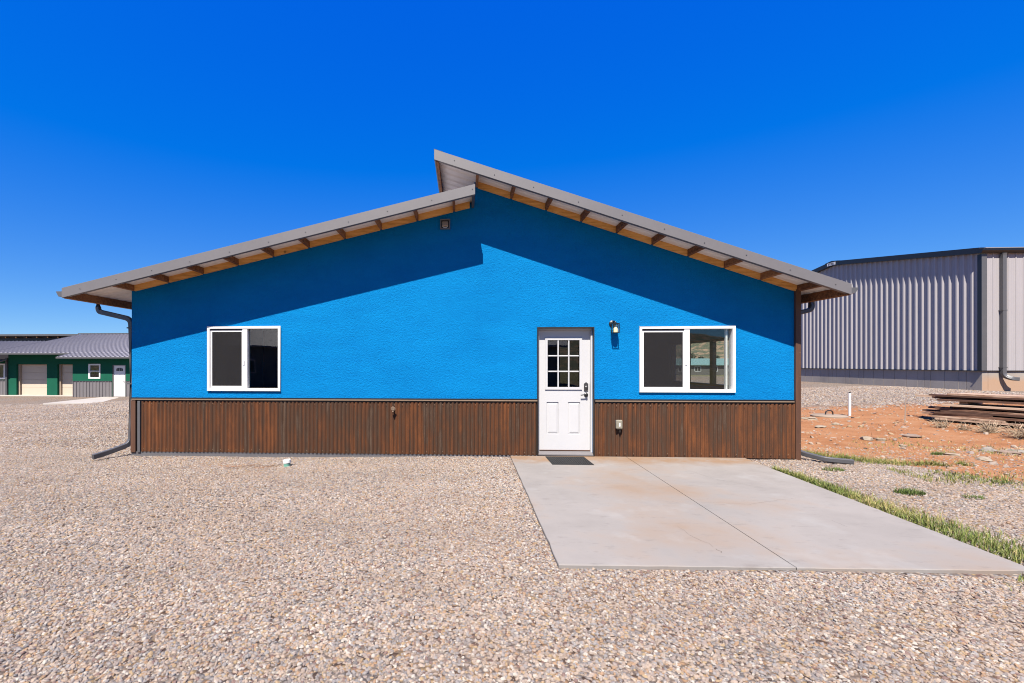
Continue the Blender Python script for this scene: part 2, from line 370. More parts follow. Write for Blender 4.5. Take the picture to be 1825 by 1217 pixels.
# ------------------------------------------------------------------ mesh helpers
class MB:
    def __init__(self): self.v = []; self.f = []
    def add(self, vs, fs):
        o = len(self.v)
        self.v += [tuple(p) for p in vs]
        self.f += [tuple(i+o for i in f) for f in fs]
        return self
    def box(self, x0, x1, y0, y1, z0, z1):
        return self.add([(x0,y0,z0),(x1,y0,z0),(x1,y1,z0),(x0,y1,z0),(x0,y0,z1),(x1,y0,z1),(x1,y1,z1),(x0,y1,z1)],
                        [(0,3,2,1),(4,5,6,7),(0,1,5,4),(1,2,6,5),(2,3,7,6),(3,0,4,7)])
    def hexa(self, p):               # 8 points: bottom ring then top ring
        return self.add(p, [(0,3,2,1),(4,5,6,7),(0,1,5,4),(1,2,6,5),(2,3,7,6),(3,0,4,7)])
    def sweep(self, pts, prof, up=(0,0,1), cap=True):
        """prof: list of (a,b) in the frame side/up, swept along pts"""
        pts = [Vector(p) for p in pts]; n = len(prof); rings = []
        up = Vector(up)
        for i, p in enumerate(pts):
            t = (pts[min(i+1, len(pts)-1)] - pts[max(i-1, 0)]).normalized()
            side = t.cross(up)
            if side.length < 1e-4: side = t.cross(Vector((0, 1, 0)))
            side.normalize(); w = side.cross(t).normalized()
            sc = 1.0
            if 0 < i < len(pts)-1:
                a = (pts[i]-pts[i-1]).normalized(); sc = 1/max(0.5, a.dot(t))
            rings.append([p + side*a_ + w*b_*sc for a_, b_ in prof])
        vs = [q for r in rings for q in r]; fs = []
        for i in range(len(pts)-1):
            for j in range(n):
                fs.append((i*n+j, i*n+(j+1) % n, (i+1)*n+(j+1) % n, (i+1)*n+j))
        if cap:
            fs.append(tuple(reversed(range(n)))); fs.append(tuple((len(pts)-1)*n+j for j in range(n)))
        return self.add(vs, fs)
    def tube(self, pts, r, n=8):
        return self.sweep(pts, [(r*math.cos(2*math.pi*j/n), r*math.sin(2*math.pi*j/n)) for j in range(n)])
    def lathe(self, prof, n=20, origin=(0,0,0), axis='z'):
        vs = []; fs = []
        for r, z in prof:
            for j in range(n):
                a = 2*math.pi*j/n
                p = (r*math.cos(a), r*math.sin(a), z)
                if axis == 'y': p = (p[0], p[2], p[1])
                vs.append((p[0]+origin[0], p[1]+origin[1], p[2]+origin[2]))
        for i in range(len(prof)-1):
            for j in range(n):
                fs.append((i*n+j, i*n+(j+1) % n, (i+1)*n+(j+1) % n, (i+1)*n+j))
        fs.append(tuple(reversed(range(n)))); fs.append(tuple((len(prof)-1)*n+j for j in range(n)))
        return self.add(vs, fs)
    def plate(self, outline, holes, y0, y1):
        """polygon in x,z with holes, between two y values"""
        loops = [outline] + holes
        polys = [[Vector((x, z, 0)) for x, z in l] for l in loops]
        tris = tessellate_polygon(polys)
        flat = [p for l in loops for p in l]; n = len(flat)
        vs = [(x, y0, z) for x, z in flat] + [(x, y1, z) for x, z in flat]
        fs = [tuple(t) for t in tris] + [(t[2]+n, t[1]+n, t[0]+n) for t in tris]
        o = 0
        for l in loops:
            for i in range(len(l)):
                a, b_ = o+i, o+(i+1) % len(l)
                fs.append((a, b_, b_+n, a+n))
            o += len(l)
        return self.add(vs, fs)
    def obj(self, name, mat, parent=None, bevel=0.0, smooth=False, loc=None, rot=None):
        me = bpy.data.meshes.new(name)
        me.from_pydata(self.v, [], self.f)
        bm = bmesh.new(); bm.from_mesh(me)
        if bevel:
            es = [e for e in bm.edges if len(e.link_faces) == 2 and e.calc_face_angle(0) > 0.6]
            bmesh.ops.bevel(bm, geom=es, offset=bevel, segments=1, affect='EDGES', clamp_overlap=True)
        bmesh.ops.recalc_face_normals(bm, faces=bm.faces)
        bm.to_mesh(me); bm.free()
        if smooth:
            me.polygons.foreach_set('use_smooth', [True]*len(me.polygons))
            me.set_sharp_from_angle(angle=math.radians(40))
        me.materials.append(mat)
        o = bpy.data.objects.new(name, me)
        COL.objects.link(o)
        if parent: o.parent = parent
        if loc: o.location = loc
        if rot is not None: o.rotation_euler = rot
        return o
def tag(o, label=None, cat=None, group=None, kind=None):
    if label: o['label'] = label
    if cat: o['category'] = cat
    if group: o['group'] = group
    if kind: o['kind'] = kind
    return o
def empty(name, loc, rz=0.0, label=None, cat=None, group=None):
    o = bpy.data.objects.new(name, None)
    o.empty_display_size = 0.2
    COL.objects.link(o)
    o.location = loc; o.rotation_euler = (0, 0, rz)
    return tag(o, label, cat, group)
def rect(x0, x1, z0, z1): return [(x0, z0), (x1, z0), (x1, z1), (x0, z1)]
def rrect(w, h, c=0.3):             # rectangular pipe profile with cut corners
    a, b_ = w/2, h/2; q = min(w, h)*c*0.5
    return [(-a+q,-b_),(a-q,-b_),(a,-b_+q),(a,b_-q),(a-q,b_),(-a+q,b_),(-a,b_-q),(-a,-b_+q)]
def arc_path(pts, r=0.09, n=5):     # round the corners of a polyline
    pts = [Vector(p) for p in pts]; out = [pts[0]]
    for i in range(1, len(pts)-1):
        a, b_, c = pts[i-1], pts[i], pts[i+1]
        d1, d2 = (a-b_), (c-b_)
        q = min(r, d1.length*0.45, d2.length*0.45)
        p1, p2 = b_+d1.normalized()*q, b_+d2.normalized()*q
        for j in range(n+1):
            t = j/n
            out.append((1-t)**2*p1 + 2*t*(1-t)*b_ + t*t*p2)
    out.append(pts[-1])
    return out

# ------------------------------------------------------------------ terrain
def sstep(t):
    t = np.clip(t, 0, 1); return t*t*(3-2*t)
def vnoise(x, y, s, seed=0):        # cheap smooth noise from sines
    r = np.random.default_rng(seed); o = 0
    for i in range(6):
        a = r.uniform(0, 6.28); f = s*r.uniform(0.6, 1.9)
        o = o + np.sin((x*np.cos(a)+y*np.sin(a))*f + r.uniform(0, 6.28))
    return o/6
def to_local(X, Y):
    dx, dy = X-ORG.x, Y-ORG.y
    return dx*CU + dy*SU, -dx*SU + dy*CU
def dirt_mask(X, Y):
    s, y = to_local(X, Y)
    lower = np.interp(s, [11.5, 11.9, 12.9, 13.3, 14.5, 18, 40], [0.7, 0.40, -0.45, -1.5, -2.4, -4.5, -12])
    a = np.clip((y-lower)/0.9+0.5, 0, 1)
    bb = np.clip((8.1-y)/3.0+0.5, 0, 1)
    c_ = np.clip((s-11.3)/0.4, 0, 1)
    patch = 0.42*np.exp(-((s-2.2)**2/3.0+(y+0.75)**2/0.08))       # reddish soil strip on the left near the wall
    return np.clip(np.minimum(np.minimum(a, bb), c_) + patch, 0, 1)
def gz(X, Y):
    X = np.asarray(X, float); Y = np.asarray(Y, float)
    s, y = to_local(X, Y)
    z = -0.028 - 0.045*sstep((6.3-s)/4.0)*sstep((y+3.2)/2.6)
    z = z - 0.50*sstep((-X-7.0)/16.0)*sstep((Y-6)/10)
    z = z + 0.44*sstep((X-8.0)/14.0)*sstep((Y-4)/6)
    d = dirt_mask(X, Y)
    z = z + d*0.022*(vnoise(X, Y, 3.0, 1) + 0.7*vnoise(X, Y, 7.5, 2))
    z = z + 0.006*vnoise(X, Y, 2.2, 3)*(np.abs(X) < 40)
    far = sstep((np.hypot(X, Y)-45)/60)
    z = z*(1-far) + far*(-0.9)
    return z
def gzp(X, Y): return float(gz(np.array([X]), np.array([Y]))[0])
def grow(a, b_, step, lim):
    xs = list(np.arange(a, b_+1e-6, step)); st = step
    x = xs[-1]
    while x < lim: st *= 1.22; x += st; xs.append(x)
    st = step; x = xs[0]
    while x > -lim: st *= 1.22; x -= st; xs.insert(0, x)
    return np.array(xs)
gx = grow(-9, 16, 0.13, 2500); gy = grow(0, 16, 0.13, 2500)
GX, GY = np.meshgrid(gx, gy)
GZ = gz(GX, GY)
nx, ny = len(gx), len(gy)
me = bpy.data.meshes.new('ground')
idx = np.arange(nx*ny).reshape(ny, nx)
quads = np.stack([idx[:-1,:-1], idx[:-1,1:], idx[1:,1:], idx[1:,:-1]], -1).reshape(-1, 4)
me.from_pydata(np.stack([GX, GY, GZ], -1).reshape(-1, 3).tolist(), [], quads.tolist())
at = me.attributes.new('dirt', 'FLOAT', 'POINT')
at.data.foreach_set('value', dirt_mask(GX, GY).astype(np.float32).ravel())
fm = sstep((GY-36)/14)*sstep((GX-14)/10) + sstep((-GY-14)/10) + sstep((np.hypot(GX, GY)-90)/60)
at = me.attributes.new('field', 'FLOAT', 'POINT')
at.data.foreach_set('value', np.clip(fm, 0, 1).astype(np.float32).ravel())
me.polygons.foreach_set('use_smooth', [True]*len(me.polygons))
me.materials.append(MAT['ground'])
ground = bpy.data.objects.new('ground', me); COL.objects.link(ground)
tag(ground, kind='structure')

def hill(name, cx, cy, lx, ly, h, seed):
    n = 60
    u = np.linspace(-1, 1, n); U, V = np.meshgrid(u, u)
    H = h*(1-sstep(np.hypot(U, V)))*(1+0.28*vnoise(U, V, 6, seed)+0.16*vnoise(U, V, 15, seed+1)) - 3
    P = np.stack([cx+U*lx, cy+V*ly, H], -1).reshape(-1, 3)
    idx = np.arange(n*n).reshape(n, n)
    q = np.stack([idx[:-1,:-1], idx[:-1,1:], idx[1:,1:], idx[1:,:-1]], -1).reshape(-1, 4)
    mb = MB(); mb.add(P.tolist(), q.tolist())
    return tag(mb.obj(name, MAT['hill'], smooth=True), kind='structure')
hill('hill', 175, 275, 130, 150, 34, 5)
hill('hill', -60, -330, 420, 190, 44, 8)
hill('hill', 330, -300, 300, 190, 36, 9)

# ------------------------------------------------------------------ the blue building
BW, BD = 11.46, 12.0
house = empty('blue_building', ORG, YAW, 'bright blue stucco building with rusty corrugated wainscot and offset shed roofs', 'building')
def ztl(s): return 2.822 + 0.2327*(s+0.736)        # top line of lower roof
def ztu(s): return 4.98 - 0.345*(s-5.456)          # top line of upper roof
APX = 6.11
DO = (7.192, 8.118, 2.175)                          # door opening
W1 = (1.406, 2.709, 1.096, 2.222)
W2 = (8.894, 10.450, 1.095, 2.192)
outline = [(0, -0.25), (DO[0], -0.25), (DO[0], DO[2]), (DO[1], DO[2]), (DO[1], -0.25), (BW, -0.25),
           (BW, ztu(BW)-0.055), (APX, ztu(APX)-0.055), (APX, ztl(APX)-0.055), (0, ztl(0)-0.055)]
mb = MB(); mb.plate(outline, [rect(*W1), rect(*W2)], 0.0, 0.16)
mb.obj('front_wall', MAT['stucco'], house)
# side and rear walls
mb = MB(); mb.box(0, 0.16, 0.163, BD, -0.3, ztl(0)-0.06); mb.obj('side_wall', MAT['stucco'], house)
mb = MB()
SW = (1.3, 4.3, 1.08, 2.10)
for y0, y1, z0, z1 in ((0.163, SW[0], -0.3, 2.84), (SW[1], BD, -0.3, 2.84), (SW[0], SW[1], -0.3, SW[2]), (SW[0], SW[1], SW[3], 2.84)):
    mb.box(BW-0.16, BW, y0, y1, z0, z1)
mb.obj('side_wall', MAT['stucco'], house)
mb = MB(); mb.plate([(0.162, -0.3), (BW-0.162, -0.3), (BW-0.162, ztu(BW)-0.06), (APX, ztu(APX)-0.06), (APX, ztl(APX)-0.06), (0.162, ztl(0)-0.06)], [], BD-0.16, BD)
mb.obj('rear_wall', MAT['stucco'], house)
mb = MB(); mb.box(APX, APX+0.12, 0.163, BD-0.163, ztl(APX)-0.05, ztu(APX)-0.06); mb.obj('clerestory_wall', MAT['stucco'], house)
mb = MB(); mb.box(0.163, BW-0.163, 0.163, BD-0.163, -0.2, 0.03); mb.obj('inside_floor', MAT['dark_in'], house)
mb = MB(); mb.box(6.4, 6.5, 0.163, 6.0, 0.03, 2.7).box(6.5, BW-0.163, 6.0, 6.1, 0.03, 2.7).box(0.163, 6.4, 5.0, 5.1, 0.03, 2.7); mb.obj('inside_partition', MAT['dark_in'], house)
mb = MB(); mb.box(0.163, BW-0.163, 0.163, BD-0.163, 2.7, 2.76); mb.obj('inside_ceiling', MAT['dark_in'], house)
# foundation strip under the sheeting
mb = MB(); mb.box(0.0, DO[0]-0.02, -0.012, -0.0005, -0.3, 0.002); mb.obj('foundation_strip', MAT['found'], house)
for s0, s1 in ((0.0, DO[0]-0.0145), (DO[1]+0.0145, BW-0.001)):
    MB().box(s0, s1, -0.0032, -0.0004, 0.0025 if s0 < 1 else -0.2, 0.944).obj('backing_sheet', MAT['dark_bronze'], house)

# side window in the right wall: frames coloured black to stand in for backlit shade
sw = MB()
for y0, y1, z0, z1 in ((SW[0], SW[1], SW[2], SW[2]+0.05), (SW[0], SW[1], SW[3]-0.05, SW[3]), (SW[0], SW[0]+0.05, SW[2]+.05, SW[3]-.05), (SW[1]-.05, SW[1], SW[2]+.05, SW[3]-.05), (2.33, 2.45, SW[2]+.05, SW[3]-.05), (3.44, 3.56, SW[2]+.05, SW[3]-.05)):
    sw.box(BW-0.12, BW-0.04, y0, y1, z0, z1)
swo = sw.obj('window', MAT['black'], house)
tag(swo, 'three pane side window with its backlit frame coloured black')
for y0, y1 in ((1.35, 2.33), (2.45, 3.44), (3.56, 4.25)):
    MB().box(BW-0.083, BW-0.077, y0, y1, SW[2]+.05, SW[3]-.05).obj('pane', MAT['glass'], swo)

# roofs: ribbed sheets running down the slope
def roof_sheets(s0, s1, zf, parent, name='roof_panel'):
    y = -0.60
    pitch = 0.229
    while y < BD+0.5:
        y1 = min(y+4*pitch, BD+0.6)
        prof = []
        yy = y
        while yy < y1-1e-6:
            for dy, h_ in ((0, 0), (0.14, 0), (0.162, 0.02), (0.195, 0.02), (0.2285, 0.0)):
                if yy+dy <= y1: prof.append((yy+dy, h_))
            yy += pitch
        n = len(prof); vs = []; fs = []
        for s in (s0, s1):
            for dz in (-0.045, -0.038):
                for py, h_ in prof: vs.append((s, py, zf(s)+dz+h_))
        for j in range(n-1):
            fs += [(j, j+1, 2*n+j+1, 2*n+j), (n+j, 3*n+j, 3*n+j+1, n+j+1)]
        m_ = MB(); m_.add(vs, fs); ro = m_.obj(name, MAT['galv'], parent); ro.data.materials.append(MAT['roofgrey'])
        for pl_ in ro.data.polygons: pl_.material_index = 1 if all(vi >= 3*n or n <= vi < 2*n for vi in pl_.vertices) else 0
        y = y1 + 0.001
roof_sheets(-0.735, APX-0.005, ztl, house)
roof_sheets(5.46, 11.83, ztu, house)
# gable fascia: folded metal with a return, and its screws
def fascia(s0, s1, zf, label):
    m_ = MB()
    y0, y1 = -0.625, -0.606
    pts = lambda s: [(s, y0, zf(s)-0.160), (s, y1, zf(s)-0.160), (s, y1, zf(s)+0.004), (s, y0, zf(s)+0.004)]
    a, b_ = pts(s0), pts(s1)
    m_.hexa([a[0], b_[0], b_[1], a[1], a[3], b_[3], b_[2], a[2]])
    a2 = [(s, -0.606, zf(s)-0.160) for s in (s0, s1)]; b2 = [(s, -0.565, zf(s)-0.160) for s in (s0, s1)]
    m_.hexa([a2[0], a2[1], b2[1], b2[0]] + [(p[0], p[1], p[2]+0.004) for p in (a2[0], a2[1], b2[1], b2[0])])
    o = m_.obj('fascia', MAT['fascia'], house, bevel=0.002)
    tag(o, label)
    sc = MB(); s = s0+0.32
    while s < s1:
        sc.lathe([(0.006, 0), (0.006, -0.006)], 6, (s, y0, zf(s)-0.085+random.uniform(-.015, .015)), 'y'); s += 0.66+random.uniform(-.06, .06)
    so = sc.obj('screws', MAT['black'], o); tag(so, kind='stuff')
fascia(-0.736, 6.106, ztl, 'grey metal fascia along the lower left roof edge')
fascia(5.456, 11.826, ztu, 'grey metal fascia along the upper right roof edge')
# rim boards at wall top, outlookers under the overhang
def slope_board(s0, s1, zf, y0, y1, dt, db, mat, name, parent=house):
    p = [(s0, y0, zf(s0)-db), (s1, y0, zf(s1)-db), (s1, y1, zf(s1)-db), (s0, y1, zf(s0)-db),
         (s0, y0, zf(s0)-dt), (s1, y0, zf(s1)-dt), (s1, y1, zf(s1)-dt), (s0, y1, zf(s0)-dt)]
    o = MB().hexa(p).obj(name, mat, parent)
    return o
# short boards between the outlookers, as built
ol = [0.06+0.6335*i for i in range(10)]
orr = [6.15+0.5895*i for i in range(10)]
edges = [0.0] + ol + [6.05]
for a, b_ in zip(edges[:-1], edges[1:]):
    if b_-a > 0.1: slope_board(a+0.02, b_-0.02, ztl, -0.042, -0.003, 0.047, 0.150, MAT['pine'], 'rim_board')
edges = orr + [BW]
for a, b_ in zip(edges[:-1], edges[1:]):
    if b_-a > 0.1: slope_board(a+0.02, b_-0.02, ztu, -0.042, -0.003, 0.047, 0.150, MAT['pine'], 'rim_board')
for s in ol: slope_board(s-0.02, s+0.02, ztl, -0.600, -0.003, 0.047, 0.140, MAT['darkpine'], 'outlooker')
for s in orr: slope_board(s-0.02, s+0.02, ztu, -0.600, -0.003, 0.047, 0.140, MAT['darkpine'], 'outlooker')
# eave boards along the two low edges and the high end
for s0, s1, zf in ((-0.715, -0.675, ztl), (11.77, 11.81, ztu)):
    slope_board(s0, s1, zf, -0.600, BD, 0.047, 0.175, MAT['darkpine'], 'eave_board')
slope_board(5.485, 5.525, ztu, -0.600, BD, 0.047, 0.175, MAT['darkpine'], 'ridge_end_board')
slope_board(5.460, 5.480, ztu, -0.600, BD, -0.006, 0.165, MAT['midgrey'], 'ridge_end_trim')
slope_board(5.450, 5.60, ztu, -0.620, BD, -0.012, -0.004, MAT['black_trim'], 'ridge_cap')
for yy in (2.4, 4.8, 7.2):
    slope_board(5.53, APX, ztu, yy, yy+0.04, 0.047, 0.140, MAT['darkpine'], 'outlooker')
    slope_board(-0.67, 0.0, ztl, yy, yy+0.04, 0.047, 0.140, MAT['darkpine'], 'outlooker')
    slope_board(BW, 11.765, ztu, yy, yy+0.04, 0.047, 0.140, MAT['darkpine'], 'outlooker')
# end cap of the lower roof
slope_board(6.062, 6.106, ztl, -0.565, -0.003, 0.047, 0.158, MAT['midgrey'], 'end_cap')

# gutters and downspouts
GP = [(-0.0, 0), (0.06, 0), (0.085, 0.045), (0.10, 0.075), (0.10, 0.085), (0.092, 0.085), (0.078, 0.047), (0.055, 0.008), (0.008, 0.008), (0.008, 0.09), (0, 0.09)]
for side, s, zb in ((-1, -0.738, 2.685), (1, 11.828, 2.645)):
    m_ = MB(); vs = []; n = len(GP)
    for y in (-0.615, BD+0.5): vs += [(s+side*a, y, zb+z_) for a, z_ in GP]
    m_.add(vs, [(j, (j+1) % n, n+(j+1) % n, n+j) for j in range(n)])
    # end plate
    vs = []
    for y in (-0.618, -0.612): vs += [(s+side*a, y, zb+z_) for a, z_ in GP[:5]+[(0, 0.085)]]
    m_.add(vs, [tuple(range(6)), tuple(range(6, 12))] + [(j, (j+1) % 6, 6+(j+1) % 6, 6+j) for j in range(6)])
    m_.obj('gutter', MAT['midgrey'], house)
path = arc_path([(-0.79, 0.20, 2.70), (-0.79, 0.20, 2.53), (-0.052, 0.055, 2.37), (-0.052, 0.055, 0.13), (-0.22, -0.28, 0.035), (-0.30, -0.50, 0.0)], 0.12)
o = MB().sweep(path, rrect(0.062, 0.085)).obj('downspout', MAT['charcoal'], house, smooth=False)
tag(o, 'charcoal downspout at the left corner of the building')
path = arc_path([(11.92, 0.30, 2.66), (11.92, 0.30, 2.50), (11.505, 0.30, 2.40), (11.505, 0.30, 0.14), (11.56, 0.02, 0.075), (11.72, -0.27, 0.035), (12.06, -0.36, 0.02)], 0.10)
o = MB().sweep(path, rrect(0.075, 0.075)).obj('downspout', MAT['charcoal'], house)
tag(o, 'charcoal downspout at the right corner of the building')
for z in (2.2, 1.2): MB().box(-0.096, 0.001, 0.0, 0.11, z, z+0.022).obj('downspout_bracket', MAT['charcoal'], house)

# belt flashing, wainscot sheets, corner trims
for s0, s1 in ((0.0, DO[0]-0.012), (DO[1]+0.012, BW-0.06)):
    MB().box(s0, s1, -0.030, -0.0005, 0.945, 0.968).obj('belt_trim', MAT['black_trim'], house)
    MB().box(s0+0.02, s1, -0.040, -0.0005, 0.925, 0.9445).obj('belt_edge', MAT['belt_edge'], house, bevel=0.003)
def corr(s0, s1, z0, z1, off):
    p = 0.0700; nseg = int(round((s1-s0)/p*8))
    m_ = MB(); vs = []
    for z in (z0, z1):
        for i in range(nseg+1):
            s = s0 + (s1-s0)*i/nseg
            vs.append((s, -0.0185-off-0.0128*math.cos(2*math.pi*s/p), z))
    n = nseg+1
    m_.add(vs, [(i, i+1, n+i+1, n+i) for i in range(nseg)])
    return m_.obj('corrugated_panel', MAT['rust'], house, smooth=True)
scr = MB(); i = 0
for a, b_ in ((0.19, DO[0]-0.03), (DO[1]+0.03, BW-0.055)):
    s = a
    while s < b_-0.05:
        e = min(s+0.63, b_)
        if b_-e < 0.2: e = b_
        bot = 0.005 if a < 5 else -0.008
        corr(s, e+0.004, bot, 0.903-0.002*(i % 2), 0.0022*(i % 2)); i += 1
        s = e
    s = a+0.035
    while s < b_:
        kk = round(s/0.07)*0.07
        for z in (0.865, 0.055): scr.lathe([(0.006, 0.0), (0.0045, -0.005)], 6, (kk+0.035, -0.0318, z+random.uniform(-.004, .004)), 'y')
        s += 0.14
tag(scr.obj('screws', MAT['belt_edge'], house), kind='stuff')
MB().box(0.0, 0.09, -0.032, -0.0005, -0.01, 0.915).obj('corner_trim', MAT['rust_trim'], house, bevel=0.004)
MB().box(0.125, 0.175, -0.034, -0.0005, -0.01, 0.905).obj('sheet_edge_trim', MAT['midgrey'], house, bevel=0.004)
o = MB().box(BW-0.045, BW+0.04, -0.045, -0.0005, -0.03, 2.80).obj('corner_trim', MAT['rust_trim'], house, bevel=0.004)
MB().box(BW+0.001, BW+0.04, 0.0, 0.12, -0.03, 2.80).obj('corner_trim', MAT['rust_trim'], house)
sc = MB()
for z in (0.25, 0.62, 0.95, 1.35, 1.75, 2.2): sc.lathe([(0.007, 0), (0.005, -0.005)], 6, (BW+0.02, -0.045, z), 'y')
tag(sc.obj('screws', MAT['belt_edge'], o), kind='stuff')

# sliding windows
def slider(W, mull, label, slide_open=False):
    x0, x1, z0, z1 = W
    f = 0.038
    m_ = MB(); m_.plate(rect(x0-0.006, x1+0.006, z0-0.006, z1+0.006), [rect(x0+f, x1-f, z0+f, z1-f)], -0.028, 0.10)
    w = m_.obj('window', MAT['white'], house, bevel=0.004); tag(w, label)
    MB().box(mull-0.045, mull+0.045, -0.018, 0.08, z0+f+.001, z1-f-.001).obj('mullion', MAT['white'], w, bevel=0.003)
    # left: screen with its own slim frame, glass behind it
    a0, a1 = x0+f+0.001, mull-0.046
    m_ = MB(); m_.plate(rect(a0, a1, z0+f+.001, z1-f-.026), [rect(a0+0.032, a1-0.016, z0+f+0.042, z1-f-0.055)], -0.004, 0.014)
    m_.obj('screen_frame', MAT['white'], w, bevel=0.002)
    MB().box(a0, a1, -0.010, 0.03, z1-f-0.024, z1-f-0.012).obj('head_track', MAT['midgrey'], w)
    MB().box(a0+0.032, a1-0.016, 0.004, 0.006, z0+f+0.042, z1-f-0.055).obj('screen', MAT['screen'], w)
    MB().box(a0+0.004, a1, 0.050, 0.056, z0+f+0.002, z1-f-0.026).obj('pane', MAT['glass'], w)
    b0, b1 = mull+0.046, x1-f-0.001
    MB().box(b0, b1, 0.034, 0.040, z0+f+0.002, z1-f-0.002).obj('pane', MAT['glass'], w)
    if slide_open:
        MB().box(b1-0.075, b1-0.045, 0.045, 0.09, z0+f+0.002, z1-f-0.002).obj('sash', MAT['white'], w)
    MB().box(mull-0.03, mull-0.005, -0.03, -0.018, 1.55, 1.63).obj('latch', MAT['white'], w)
    return w
slider(W1, 2.075, 'white sliding window at the left of the blue wall')
slider(W2, 9.672, 'white sliding window right of the door', True)

# front door
dr = empty('door', (0, 0, 0)); dr.parent = house
L0, L1, LZ0, LZ1 = 7.222, 8.088, 0.075, 2.140
gw = (L0+0.135, L1-0.165, 1.155, 1.985)              # glazed area
p1 = (L0+0.135, L0+0.335, 0.36, 0.905); p2 = (L1-0.365, L1-0.165, 0.36, 0.905)
m_ = MB(); m_.plate(rect(L0, L1, LZ0, LZ1), [rect(*gw), rect(*p1), rect(*p2)], 0.075, 0.118)
leaf = m_.obj('door', MAT['door_white'], house, bevel=0.003)
tag(leaf, 'white door with nine small panes over two raised panels')
bpy.data.objects.remove(dr)
for p in (p1, p2):
    m_ = MB(); x0, x1, z0, z1 = p; q = 0.035
    v0 = [(x, 0.092, z) for x, z in rect(*p)]; v1 = [(x, 0.080, z) for x, z in rect(x0+q, x1-q, z0+q, z1-q)]
    m_.add(v0+v1, [(0,1,5,4),(1,2,6,5),(2,3,7,6),(3,0,4,7),(4,5,6,7)])
    m_.obj('door_panel', MAT['door_white'], leaf)
m_ = MB(); m_.plate(rect(gw[0]-0.03, gw[1]+0.03, gw[2]-0.03, gw[3]+0.03), [rect(gw[0]+0.012, gw[1]-0.012, gw[2]+0.012, gw[3]-0.012)], 0.058, 0.0745)
m_.obj('glazing_frame', MAT['door_white'], leaf, bevel=0.004)
gx0, gx1, gz0, gz1 = gw[0]+0.012, gw[1]-0.012, gw[2]+0.012, gw[3]-0.012
cw, ch = (gx1-gx0)/3, (gz1-gz0)/3
for i in (1, 2):
    MB().box(gx0+cw*i-0.011, gx0+cw*i+0.011, 0.062, 0.095, gz0, gz1).obj('glazing_bar', MAT['door_white'], leaf, bevel=0.003)
for j in (1, 2):
    for i in range(3):
        MB().box(gx0+cw*i+0.0115, gx0+cw*(i+1)-0.0115, 0.064, 0.094, gz0+ch*j-0.011, gz0+ch*j+0.011).obj('glazing_bar', MAT['door_white'], leaf, bevel=0.003)
for i in range(3):
    for j in range(3):
        MB().box(gx0+cw*i+0.0112, gx0+cw*(i+1)-0.0112, 0.080, 0.085, gz0+ch*j+0.0112, gz0+ch*(j+1)-0.0112).obj('pane', MAT['glass'], leaf)
m_ = MB()
hx = L1-0.065
m_.plate([(hx-0.035, 1.11), (hx, 1.09), (hx+0.035, 1.11), (hx+0.035, 1.225), (hx, 1.25), (hx-0.035, 1.225)], [], 0.062, 0.0745)
m_.lathe([(0.028, 0.062), (0.026, 0.046), (0.014, 0.040)], 16, (hx, 0, 1.165), 'y')
m_.obj('deadbolt', MAT['nickel'], leaf, bevel=0.002)
m_ = MB(); m_.lathe([(0.034, 0.0745), (0.034, 0.062), (0.020, 0.052), (0.016, 0.020)], 16, (hx, 0, 1.035), 'y')
m_.tube([(hx, 0.026, 1.035), (hx-0.05, 0.022, 1.038), (hx-0.10, 0.026, 1.030)], 0.009)
m_.obj('door_handle', MAT['black'], leaf, smooth=True)
# frame, head flashing, threshold
m_ = MB(); m_.plate([(DO[0]+0.001, 0.0), (L0-0.003, 0.0), (L0-0.003, LZ1+0.003), (L1+0.003, LZ1+0.003), (L1+0.003, 0.0), (DO[1]-0.001, 0.0), (DO[1]-0.001, DO[2]-0.001), (DO[0]+0.001, DO[2]-0.001)], [], 0.03, 0.15)
m_.obj('door_frame', MAT['door_white'], house, bevel=0.003)
m_ = MB(); m_.plate([(DO[0]-0.014, -0.02), (DO[0]+0.004, -0.02), (DO[0]+0.004, DO[2]-0.006), (DO[1]-0.004, DO[2]-0.006), (DO[1]-0.004, -0.02), (DO[1]+0.014, -0.02), (DO[1]+0.014, DO[2]+0.016), (DO[0]-0.014, DO[2]+0.016)], [], -0.048, -0.0005)
m_.obj('door_trim', MAT['dark_bronze'], house)
m_ = MB(); m_.add([(DO[0]+.005, -0.05, 0.012), (DO[1]-.005, -0.05, 0.012), (DO[1]-.005, 0.15, 0.012), (DO[0]+.005, 0.15, 0.012), (DO[0]+.005, -0.05, 0.03), (DO[1]-.005, -0.05, 0.03), (DO[1]-.005, 0.06, 0.068), (DO[0]+.005, 0.06, 0.068), (DO[1]-.005, 0.15, 0.068), (DO[0]+.005, 0.15, 0.068)],
    [(0,1,5,4),(4,5,6,7),(7,6,8,9),(0,3,2,1),(1,2,8,6,5),(0,4,7,9,3),(2,3,9,8)])
m_.obj('threshold', MAT['fascia'], house)
MB().box(L0, L1, 0.055, 0.0745, 0.078, 0.086).obj('door_sweep', MAT['rust_trim'], leaf)
m_ = MB(); m_.box(L1-0.001, L1+0.0025, 0.066, 0.110, 1.10, 1.23).box(L1-0.001, L1+0.0025, 0.066, 0.110, 0.98, 1.09)
m_.obj('strike_plate', MAT['midgrey'], house)

